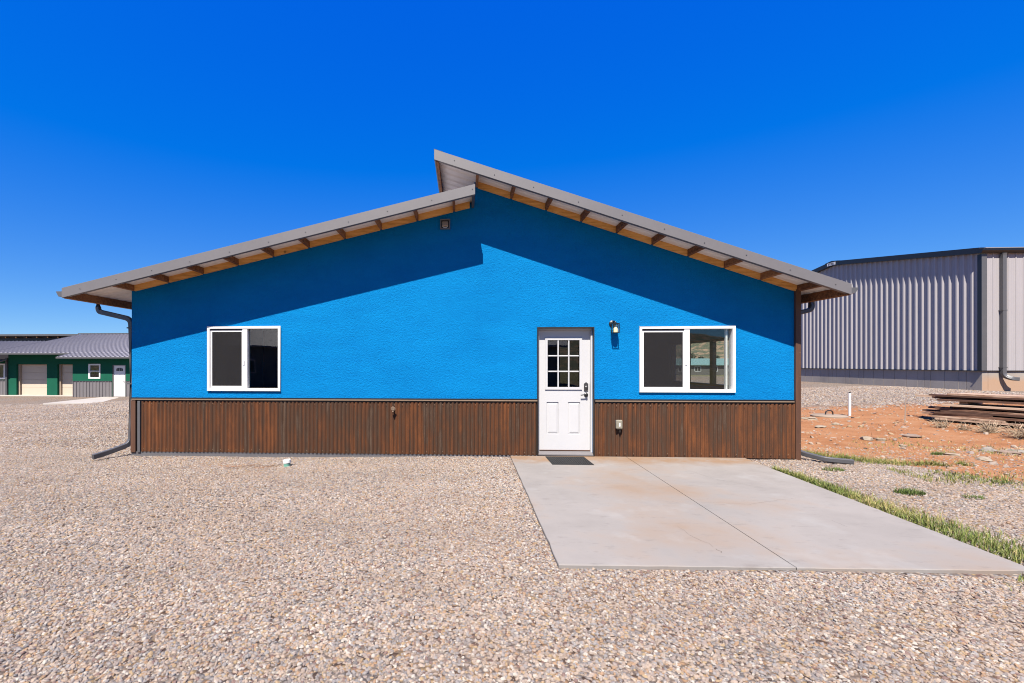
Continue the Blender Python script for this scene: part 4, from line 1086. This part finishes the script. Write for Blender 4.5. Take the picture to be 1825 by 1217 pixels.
# plank stack: every board is its own thing
PX, PY = 12.72, 11.80
PZ = gzp(PX+0.4, PY-0.9)-0.01
PANG = math.radians(-66)
ORD = ['bottom', 'second', 'third', 'fourth', 'fifth', 'sixth', 'seventh', 'eighth', 'ninth', 'tenth', 'eleventh', 'topmost']
pd = Vector((math.cos(PANG), math.sin(PANG), 0)); pn = Vector((math.cos(PANG+math.pi/2), math.sin(PANG+math.pi/2), 0))
z = 0.07
layer_z = []
for i in range(12):
    t = random.choice((0.040, 0.044, 0.05))
    if i == 8: z += 0.07
    layer_z.append((z, t)); z += t+0.005
row_name = ['in the front row of', 'in the middle row of', 'in the back row of']
start = [0.16, 0.02, -0.06, 0.12, 0.22, 0.12, 0.34, 0.26, 0.20, -0.08, 0.05, 0.36]
for i, (z0, t) in enumerate(layer_z):
    for rr_ in range(3):
        w_ = random.uniform(0.20, 0.25)
        L = random.uniform(0.75, 1.3) if rr_ == 0 and i in (1, 3, 6, 9) else random.uniform(2.6, 3.6)
        st = start[i]+random.uniform(-.10, .12)+0.2*rr_*random.uniform(-1, 1)
        bend = random.uniform(-0.012, 0.012)
        m_ = MB(); n = 6; vs = []
        for j in range(n+1):
            u_ = L*j/n; dz = bend*math.sin(math.pi*j/n)
            wj = [random.uniform(-.004, .004) for _ in range(2)]
            vs += [(u_, wj[0], dz), (u_, w_+wj[1], dz), (u_, w_+wj[1], t+dz), (u_, wj[0], t+dz)]
        fs = [(0, 3, 2, 1), (4*n, 4*n+1, 4*n+2, 4*n+3)]
        for j in range(n):
            for q in range(4): fs.append((4*j+q, 4*j+(q+1) % 4, 4*j+4+(q+1) % 4, 4*j+4+q))
        m_.add(vs, fs)
        base = Vector((PX, PY, PZ+z0)) + pd*st + pn*(0.27*rr_-(0.24 if i < 2 else 0.16 if i < 5 else 0.08 if i < 8 else 0.0)+random.uniform(-.13, .10)*(1 if rr_ == 0 else 0.1))
        o = m_.obj('plank', MAT['plank'], loc=base, rot=(random.uniform(-.02, .02), random.uniform(-.006, .006), PANG+random.uniform(-.035, .035)))
        tag(o, f'weathered board {row_name[rr_]} the plank stack, {ORD[i]} layer', 'plank', 'planks stacked on the red dirt')
# stickers between the two piles and under the stack
for i, (u_, z0, h_, wh) in enumerate(((0.55, 0.0, 0.068, 'left one under the bottom of the plank stack'), (2.2, 0.0, 0.068, 'right one under the bottom of the plank stack'),
                            (0.50, layer_z[7][0]+layer_z[7][1]+0.001, 0.072, 'left one in the gap between lower and upper planks'), (2.0, layer_z[7][0]+layer_z[7][1]+0.001, 0.072, 'right one in the gap between lower and upper planks'))):
    base = Vector((PX, PY, PZ+z0)) + pd*u_ + pn*(0.02)
    o = MB().box(0, 0.15, 0, 0.85, 0, h_).obj('spacer_block', MAT['plank'], bevel=0.004, loc=base, rot=(0, 0, PANG))
    tag(o, 'wooden spacer block, ' + wh, 'spacer block', 'spacer blocks in the plank stack')

# dry weeds at the foot of the stack
def weed(x, y, R_, n_st, label):
    m_ = MB()
    for i in range(n_st):
        a = random.uniform(0, 6.28); el = random.uniform(0.1, 1.4); L = R_*random.uniform(0.6, 1.15)
        p0 = Vector((random.uniform(-.3, .3)*R_, random.uniform(-.3, .3)*R_, random.uniform(0, .15)*R_)); d = Vector((math.cos(a)*math.cos(el), math.sin(a)*math.cos(el), math.sin(el)))
        pts = [p0]
        for s in range(4):
            d = (d + Vector((random.uniform(-.5, .5), random.uniform(-.5, .5), random.uniform(-.4, .3)))).normalized()
            q = pts[-1]+d*L/4; q.z = max(q.z, 0.005); pts.append(q)
        m_.sweep(pts, [(0.004, 0), (-0.002, 0.0035), (-0.002, -0.0035)], cap=False)
    o = m_.obj('dry_weed', MAT['straw'], loc=(x, y, gzp(x, y)))
    tag(o, label, 'dry weed', 'dry weeds by the plank stack')
weed(12.0, 9.95, 0.26, 150, 'tangled tan dry weed, the roundest clump in front of the plank stack')
weed(11.85, 10.75, 0.24, 80, 'low flat dry weed at the left foot of the plank stack')
weed(11.75, 9.15, 0.34, 150, 'large straggly dry weed at the right picture edge below the planks')
weed(11.95, 10.4, 0.2, 60, 'sparse dry weed between the two bigger clumps along the planks')

# loose rocks lying in the dirt: the ones big enough to pick out
def rock(x, y, sx, sy, sz, col, label, seed):
    bm = bmesh.new(); bmesh.ops.create_icosphere(bm, subdivisions=2, radius=1.0)
    r_ = np.random.default_rng(seed); ph = r_.uniform(0, 6.28, 9)
    for v_ in bm.verts:
        c_ = v_.co
        f = 1+0.20*math.sin(2.3*c_.x+ph[0])+0.17*math.sin(2.9*c_.y+ph[1])+0.14*math.sin(4.3*c_.z+ph[2])+0.10*math.sin(6*c_.x+5*c_.y+ph[3])+0.07*math.sin(9*c_.y-7*c_.x+ph[4])
        v_.co = Vector((c_.x*f*sx, c_.y*f*sy, max(min(c_.z*f, 0.75+0.25*math.sin(3*c_.x+ph[5])), -0.6)*sz*1.35))
    me_ = bpy.data.meshes.new('rock'); bm.to_mesh(me_); bm.free()
    me_.materials.append(col)
    o = bpy.data.objects.new('rock', me_); COL.objects.link(o); o.location = (x, y, gzp(x, y)+sz*0.25); o.rotation_euler = (0, 0, seed*1.3)
    tag(o, label, 'rock', 'rocks lying in the red dirt')
MAT['rock_c'] = simple('cream_rock', (0.62, 0.50, 0.37), 0.85, 0, 0.15, (9, 9, 9), 0.3, 0.3, 30)
MAT['rock_p'] = simple('pinkish_rock', (0.50, 0.36, 0.27), 0.85, 0, 0.2, (9, 9, 9), 0.3, 0.3, 30)
MAT['rock_g'] = simple('grey_tan_rock', (0.48, 0.42, 0.36), 0.85, 0, 0.2, (9, 9, 9), 0.3, 0.3, 30)

rock(8.88, 9.48, 0.135, 0.09, 0.055, MAT['rock_c'], 'long cream rock in the red dirt, larger of a touching pair', 1)
rock(9.05, 9.36, 0.075, 0.06, 0.05, MAT['rock_c'], 'small cream rock touching the right end of a longer one', 2)
rock(10.11, 9.76, 0.21, 0.16, 0.03, MAT['rock_p'], 'broad flat pinkish slab of rock in the middle of the red dirt', 3)
rock(8.81, 8.68, 0.055, 0.05, 0.042, MAT['rock_c'], 'small rounded cream rock alone below the broad flat rock', 4)
rock(9.91, 8.24, 0.13, 0.09, 0.055, MAT['rock_g'], 'rounded grey tan rock in the dirt near the right picture edge', 5)
rock(10.28, 8.14, 0.11, 0.08, 0.03, MAT['rock_g'], 'flat pale grey rock right of the rounded grey tan rock', 6)
rock(8.84, 7.90, 0.12, 0.08, 0.028, MAT['rock_c'], 'flat cream rock half buried beside a green weed', 7)
rock(8.95, 7.50, 0.15, 0.07, 0.035, MAT['rock_c'], 'long pale cream rock nearest the gravel on the right', 8)
rock(10.30, 12.74, 0.17, 0.13, 0.05, MAT['rock_c'], 'pale cream rock just in front of the round lid', 9)
rock(9.37, 11.24, 0.16, 0.12, 0.03, MAT['rock_c'], 'flat yellowish cream rock halfway between lid and grass', 10)
rock(9.95, 7.95, 0.17, 0.12, 0.04, MAT['rock_p'], 'reddish brown rock below the rounded grey tan rock', 11)
rock(10.15, 11.7, 0.09, 0.07, 0.04, MAT['rock_c'], 'small cream rock left of the thin stake', 12)

# ------------------------------------------------------------------ gravel and pebbles: scattered stones, one object each
def ico_variant(nt, seed, squash):
    ico = nt.nodes.new('GeometryNodeMeshIcoSphere'); ico.inputs['Radius'].default_value = 1.0; ico.inputs['Subdivisions'].default_value = 2
    ps = nt.nodes.new('GeometryNodeInputPosition')
    nz = nt.nodes.new('ShaderNodeTexNoise'); nz.inputs['Scale'].default_value = 0.85; nz.inputs['Detail'].default_value = 1.0
    ad = nt.nodes.new('ShaderNodeVectorMath'); ad.operation = 'ADD'; ad.inputs[1].default_value = (seed*7.3, seed*3.1, seed*5.7)
    sb = nt.nodes.new('ShaderNodeVectorMath'); sb.operation = 'SUBTRACT'; sb.inputs[1].default_value = (0.5, 0.5, 0.5)
    ml = nt.nodes.new('ShaderNodeVectorMath'); ml.operation = 'SCALE'; ml.inputs['Scale'].default_value = 1.5
    sp = nt.nodes.new('GeometryNodeSetPosition')
    tf = nt.nodes.new('GeometryNodeTransform'); tf.inputs['Scale'].default_value = squash
    L = nt.links.new
    L(ps.outputs[0], ad.inputs[0]); L(ad.outputs[0], nz.inputs['Vector']); L(nz.outputs['Color'], sb.inputs[0]); L(sb.outputs[0], ml.inputs[0])
    L(ico.outputs['Mesh'], sp.inputs['Geometry']); L(ml.outputs[0], sp.inputs['Offset'])
    L(sp.outputs[0], tf.inputs['Geometry'])
    sm = nt.nodes.new('GeometryNodeSetMaterial'); sm.inputs['Material'].default_value = MAT['stone']
    L(tf.outputs[0], sm.inputs['Geometry'])
    return sm.outputs[0]
gt = bpy.data.node_groups.new('scatter_stones', 'GeometryNodeTree')
gt.interface.new_socket('Geometry', in_out='INPUT', socket_type='NodeSocketGeometry')
gt.interface.new_socket('Geometry', in_out='OUTPUT', socket_type='NodeSocketGeometry')
gi = gt.nodes.new('NodeGroupInput'); go = gt.nodes.new('NodeGroupOutput')
g2i = gt.nodes.new('GeometryNodeGeometryToInstance')
for i, sq in enumerate(((1, .8, .55), (1, .7, .6), (1, .85, .42), (1, .6, .5), (1, .9, .7), (1, .75, .45), (1, .65, .65))):
    gt.links.new(ico_variant(gt, i+1, sq), g2i.inputs[0])
m2p = gt.nodes.new('GeometryNodeMeshToPoints')
iop = gt.nodes.new('GeometryNodeInstanceOnPoints'); iop.inputs['Pick Instance'].default_value = True
rr = gt.nodes.new('FunctionNodeRandomValue'); rr.data_type = 'FLOAT_VECTOR'
rr.inputs[0].default_value = (-0.5, -0.5, 0); rr.inputs[1].default_value = (0.5, 0.5, 6.28)
na = gt.nodes.new('GeometryNodeInputNamedAttribute'); na.data_type = 'FLOAT'; na.inputs['Name'].default_value = 'size'
ri = gt.nodes.new('FunctionNodeRandomValue'); ri.data_type = 'INT'
ri.inputs[4].default_value = 0; ri.inputs[5].default_value = 6
gt.links.new(gi.outputs[0], m2p.inputs[0]); gt.links.new(m2p.outputs[0], iop.inputs['Points'])
gt.links.new(g2i.outputs[0], iop.inputs['Instance']); gt.links.new(rr.outputs[0], iop.inputs['Rotation'])
gt.links.new(na.outputs[0], iop.inputs['Scale']); gt.links.new(ri.outputs[2], iop.inputs['Instance Index'])
gt.links.new(iop.outputs[0], go.inputs[0])

def scatter(name, X, Y, size, tone, sink=0.15, level=None):
    me = bpy.data.meshes.new(name)
    Z = (gz(X, Y) if level is None else np.full(len(X), level)) + size*rng.uniform(-0.1, 0.5, len(X)) - size*sink
    me.vertices.add(len(X))
    me.vertices.foreach_set('co', np.stack([X, Y, Z], -1).astype(np.float32).ravel())
    for nm, arr in (('size', size), ('tone', tone)):
        a = me.attributes.new(nm, 'FLOAT', 'POINT'); a.data.foreach_set('value', arr.astype(np.float32))
    me.update()
    o = bpy.data.objects.new(name, me); COL.objects.link(o)
    md = o.modifiers.new('scatter', 'NODES'); md.node_group = gt
    return o
def in_house(s, y, m=0.0): return (s > -m) & (s < BW+m) & (y > -0.03-m) & (y < BD)
def in_slab(s, y):
    t = (y-FL[1])/(BL[1]-FL[1])
    return (y > FL[1]) & (y < 0) & (s > FL[0]+(BL[0]-FL[0])*t-0.004) & (s < FR[0]+(BR[0]-FR[0])*t+0.004)
def candidates(x0, x1, y0, y1, dens):
    n = int((x1-x0)*(y1-y0)*dens)
    return rng.uniform(x0, x1, n), rng.uniform(y0, y1, n)
xs, ys, zs, ts = [], [], [], []
def gravel_zone(x0, x1, y0, y1, dens, smin, smax):
    X, Y = candidates(x0, x1, y0, y1, dens)
    s, y = to_local(X, Y)
    dm = dirt_mask(X, Y) + (vnoise(X, Y, 2.6, 4)+0.6*vnoise(X, Y, 6, 5))*0.5
    keep = (X > -1.12*np.maximum(Y, 0)-3.0) & (X < 1.32*np.maximum(Y, 0)+2.5) & ~in_house(s, y, 0.004) & ~in_slab(s, y)
    keep &= (dm < 0.5) | (rng.random(len(X)) < 0.10)
    X, Y = X[keep], Y[keep]
    sz = 0.5*(smin+(smax-smin)*rng.beta(1.6, 3.2, len(X)))
    tn = (rng.random(len(X))*0.86 + 0.14*(0.5+0.7*vnoise(X, Y, 1.1, 12))) % 1.0
    xs.append(X); ys.append(Y); zs.append(sz); ts.append(tn)
gravel_zone(-8.5, 10, 1.3, 5.0, 2900, 0.015, 0.036)
gravel_zone(-6, 6, -0.5, 1.3, 1600, 0.019, 0.04)
gravel_zone(-7, 7, 1.6, 4.2, 1600, 0.007, 0.017)
gravel_zone(-13, 11, 5.0, 8.7, 2200, 0.017, 0.037)
gravel_zone(-15, -5, 8.7, 14, 800, 0.026, 0.052)
gravel_zone(-23, -8, 14, 24, 260, 0.035, 0.065)
gravel_zone(9, 23, 14.6, 23, 300, 0.03, 0.075)
grv = scatter('gravel', np.concatenate(xs), np.concatenate(ys), np.concatenate(zs), np.concatenate(ts))
tag(grv, kind='stuff')
# pebbles in the red dirt
X, Y = candidates(6, 19, 5.5, 16, 60)
s, y = to_local(X, Y); dm = dirt_mask(X, Y)
keep = (dm > 0.4) & ~in_house(s, y, 0.05)
X, Y = X[keep], Y[keep]
sz = 0.006+0.055*rng.beta(0.6, 5.0, len(X))
tn = rng.choice([0.60, 0.18, 0.50, 0.67, 0.50, 0.82, 0.995, 0.40, 0.90, 0.02], len(X))
X2, Y2 = candidates(6, 19, 6.5, 15, 5)
s, y = to_local(X2, Y2); keep = (dirt_mask(X2, Y2) > 0.55) & ~in_house(s, y, 0.1); X2, Y2 = X2[keep], Y2[keep]
X = np.concatenate([X, X2]); Y = np.concatenate([Y, Y2]); sz = np.concatenate([sz, rng.uniform(0.025, 0.06, len(X2))]); tn = np.concatenate([tn, rng.choice([0.6, 0.40, 0.50, 0.67, 0.75], len(X2))])
tag(scatter('pebbles', X, Y, sz, tn, 0.3), kind='stuff')

# ------------------------------------------------------------------ grass
def blades(X, Y, hmin, hmax, tone, wid=0.006, lean=0.7):
    n = len(X); Z = gz(X, Y)
    a = rng.uniform(0, 2*np.pi, n); h_ = rng.uniform(hmin, hmax, n); w_ = rng.uniform(0.5, 1.0, n)*wid
    ln = rng.uniform(0.15, 1.0, n)*lean
    dx, dy = np.cos(a), np.sin(a); px, py = -dy*w_, dx*w_
    P = []
    for t, wf in ((0.0, 1.0), (0.5, 0.8), (1.0, 0.0)):
        ox = dx*ln*h_*t*t; oy = dy*ln*h_*t*t; oz = h_*t*(1-0.35*ln*t)
        if wf > 0:
            P.append(np.stack([X+ox+px*wf, Y+oy+py*wf, Z+oz-0.01], -1)); P.append(np.stack([X+ox-px*wf, Y+oy-py*wf, Z+oz-0.01], -1))
        else: P.append(np.stack([X+ox, Y+oy, Z+oz-0.01], -1))
    V = np.stack(P, 1).reshape(-1, 3); b0 = (np.arange(n)*5)[:, None]
    F = [tuple(q) for q in (b0+np.array([[0, 1, 3, 2]])).tolist()] + [tuple(q) for q in (b0+np.array([[2, 3, 4]])).tolist()]
    return V, F, np.repeat(tone, 5)
def grass_obj(name, parts, origin=None):
    V = np.concatenate([p[0] for p in parts]); F = []; o = 0
    for p in parts:
        F += [tuple(i+o for i in f) for f in p[1]]; o += len(p[0])
    if origin is not None: V = V-np.array(origin)
    me = bpy.data.meshes.new(name); me.from_pydata(V.tolist(), [], F)
    a = me.attributes.new('tone', 'FLOAT', 'POINT'); a.data.foreach_set('value', np.concatenate([p[2] for p in parts]).astype(np.float32))
    me.materials.append(MAT['grass'])
    ob = bpy.data.objects.new(name, me); COL.objects.link(ob)
    if origin is not None: ob.location = origin
    return ob
def band(n, pts, seed, tone0, tone1, clump=0.55):
    """blades along a strip: pts are (s, y, half width, strength) down the strip"""
    pts = np.array(pts); t = rng.uniform(0, len(pts)-1, n*3); i = np.minimum(t.astype(int), len(pts)-2); f = (t-i)[:, None]
    q = pts[i]*(1-f)+pts[i+1]*f
    off_ = rng.normal(0, 0.55, n*3)*q[:, 2]
    d = pts[i+1, :2]-pts[i, :2]; d /= np.linalg.norm(d, axis=1)[:, None]
    s = q[:, 0]-d[:, 1]*off_; y = q[:, 1]+d[:, 0]*off_
    X = ORG.x+s*CU-y*SU; Y = ORG.y+s*SU+y*CU
    cl = vnoise(X, Y, 7, seed)+0.8*vnoise(X, Y, 19, seed+1)
    keep = (cl > clump-1+0.15*rng.normal(0, 1, n*3)-q[:, 3]) & ~in_slab(s-0.012, y) & ~in_house(s, y, 0.03)
    X, Y = X[keep][:n], Y[keep][:n]
    tn = np.clip(rng.normal((tone0+tone1)/2, 0.2, len(X)) + 0.25*vnoise(X, Y, 4, seed+3), 0, 1)
    return X, Y, tn
parts = []
X, Y, tn = band(8000, [(10.60, -0.75, 0.07, .3), (10.57, -1.4, 0.14, .7), (10.52, -2.2, 0.20, .8), (10.50, -3.0, 0.27, .8), (10.47, -3.8, 0.36, .8), (10.45, -4.6, 0.42, .6)], 20, 0.28, 0.66, 1.1)
parts.append(blades(X, Y, 0.02, 0.115, tn, 0.0045, 1.0))
q = rng.random(len(X)) < 0.03
parts.append(blades(X[q], Y[q], 0.09, 0.17, np.clip(tn[q]+0.4, 0, 1), 0.003, 0.5))
X, Y, tn = band(3600, [(11.58, 0.75, 0.18, .7), (11.85, 0.45, 0.20, .7), (12.3, 0.10, 0.22, .7), (12.7, -0.20, 0.20, .5), (13.3, -0.30, 0.12, .0), (13.8, -.35, .1, -.2)], 30, 0.35, 0.75, 1.0)
parts.append(blades(X, Y, 0.02, 0.12, tn, 0.005, 1.0))
q = rng.random(len(X)) < 0.04
parts.append(blades(X[q], Y[q], 0.10, 0.20, np.clip(tn[q]+0.4, 0, 1), 0.003, 0.5))
X, Y, tn = band(1600, [(12.2, -1.0, 0.5, -.35), (13.2, -1.2, 0.5, -.35), (14.6, -1.7, 0.5, -.3)], 40, 0.3, 0.8)
parts.append(blades(X, Y, 0.03, 0.09, tn))
X, Y, tn = band(900, [(14.0, 2.0, 1.2, -.5), (15.0, 0.9, 1.0, -.5), (16.0, 0.2, .8, -.4)], 50, 0.5, 1.0)
parts.append(blades(X, Y, 0.03, 0.08, tn))
X, Y, tn = band(260, [(-0.2, -0.3, 0.1, 0), (2.0, -0.25, 0.15, -.3), (5, -0.4, 0.2, -.4)], 55, 0.5, 1.0)
parts.append(blades(X, Y, 0.015, 0.04, tn, 0.004))
tag(grass_obj('grass', parts), kind='stuff')
def tuft(s, y, R_, n, h0, h1, t0, label):
    p = B(s, y); r_ = np.sqrt(rng.random(n))*R_; a = rng.uniform(0, 6.28, n)
    X, Y = p.x+r_*np.cos(a)*1.5, p.y+r_*np.sin(a)
    o = grass_obj('grass_tuft', [blades(X, Y, h0, h1, np.clip(rng.normal(t0, 0.12, n), 0, 1), 0.005, 0.9)], (p.x, p.y, gzp(p.x, p.y)))
    tag(o, label, 'grass tuft', 'green tufts growing through the gravel')
tuft(11.38, -2.0, 0.105, 420, 0.04, 0.10, 0.08, 'darkest and fullest green tuft in the gravel right of the concrete slab')
tuft(11.96, -2.15, 0.075, 130, 0.03, 0.07, 0.15, 'small sparse green tuft in the gravel right of the darkest tuft')
tuft(11.46, -0.75, 0.11, 260, 0.03, 0.07, 0.25, 'low green tuft in the gravel just below the bent downspout end')
tuft(14.22, 0.53, 0.075, 200, 0.04, 0.09, 0.12, 'dark green tuft in the red dirt left of the flat cream rock')
tuft(13.1, -1.4, 0.10, 160, 0.03, 0.07, 0.2, 'green tuft at the right picture edge where gravel meets dirt')
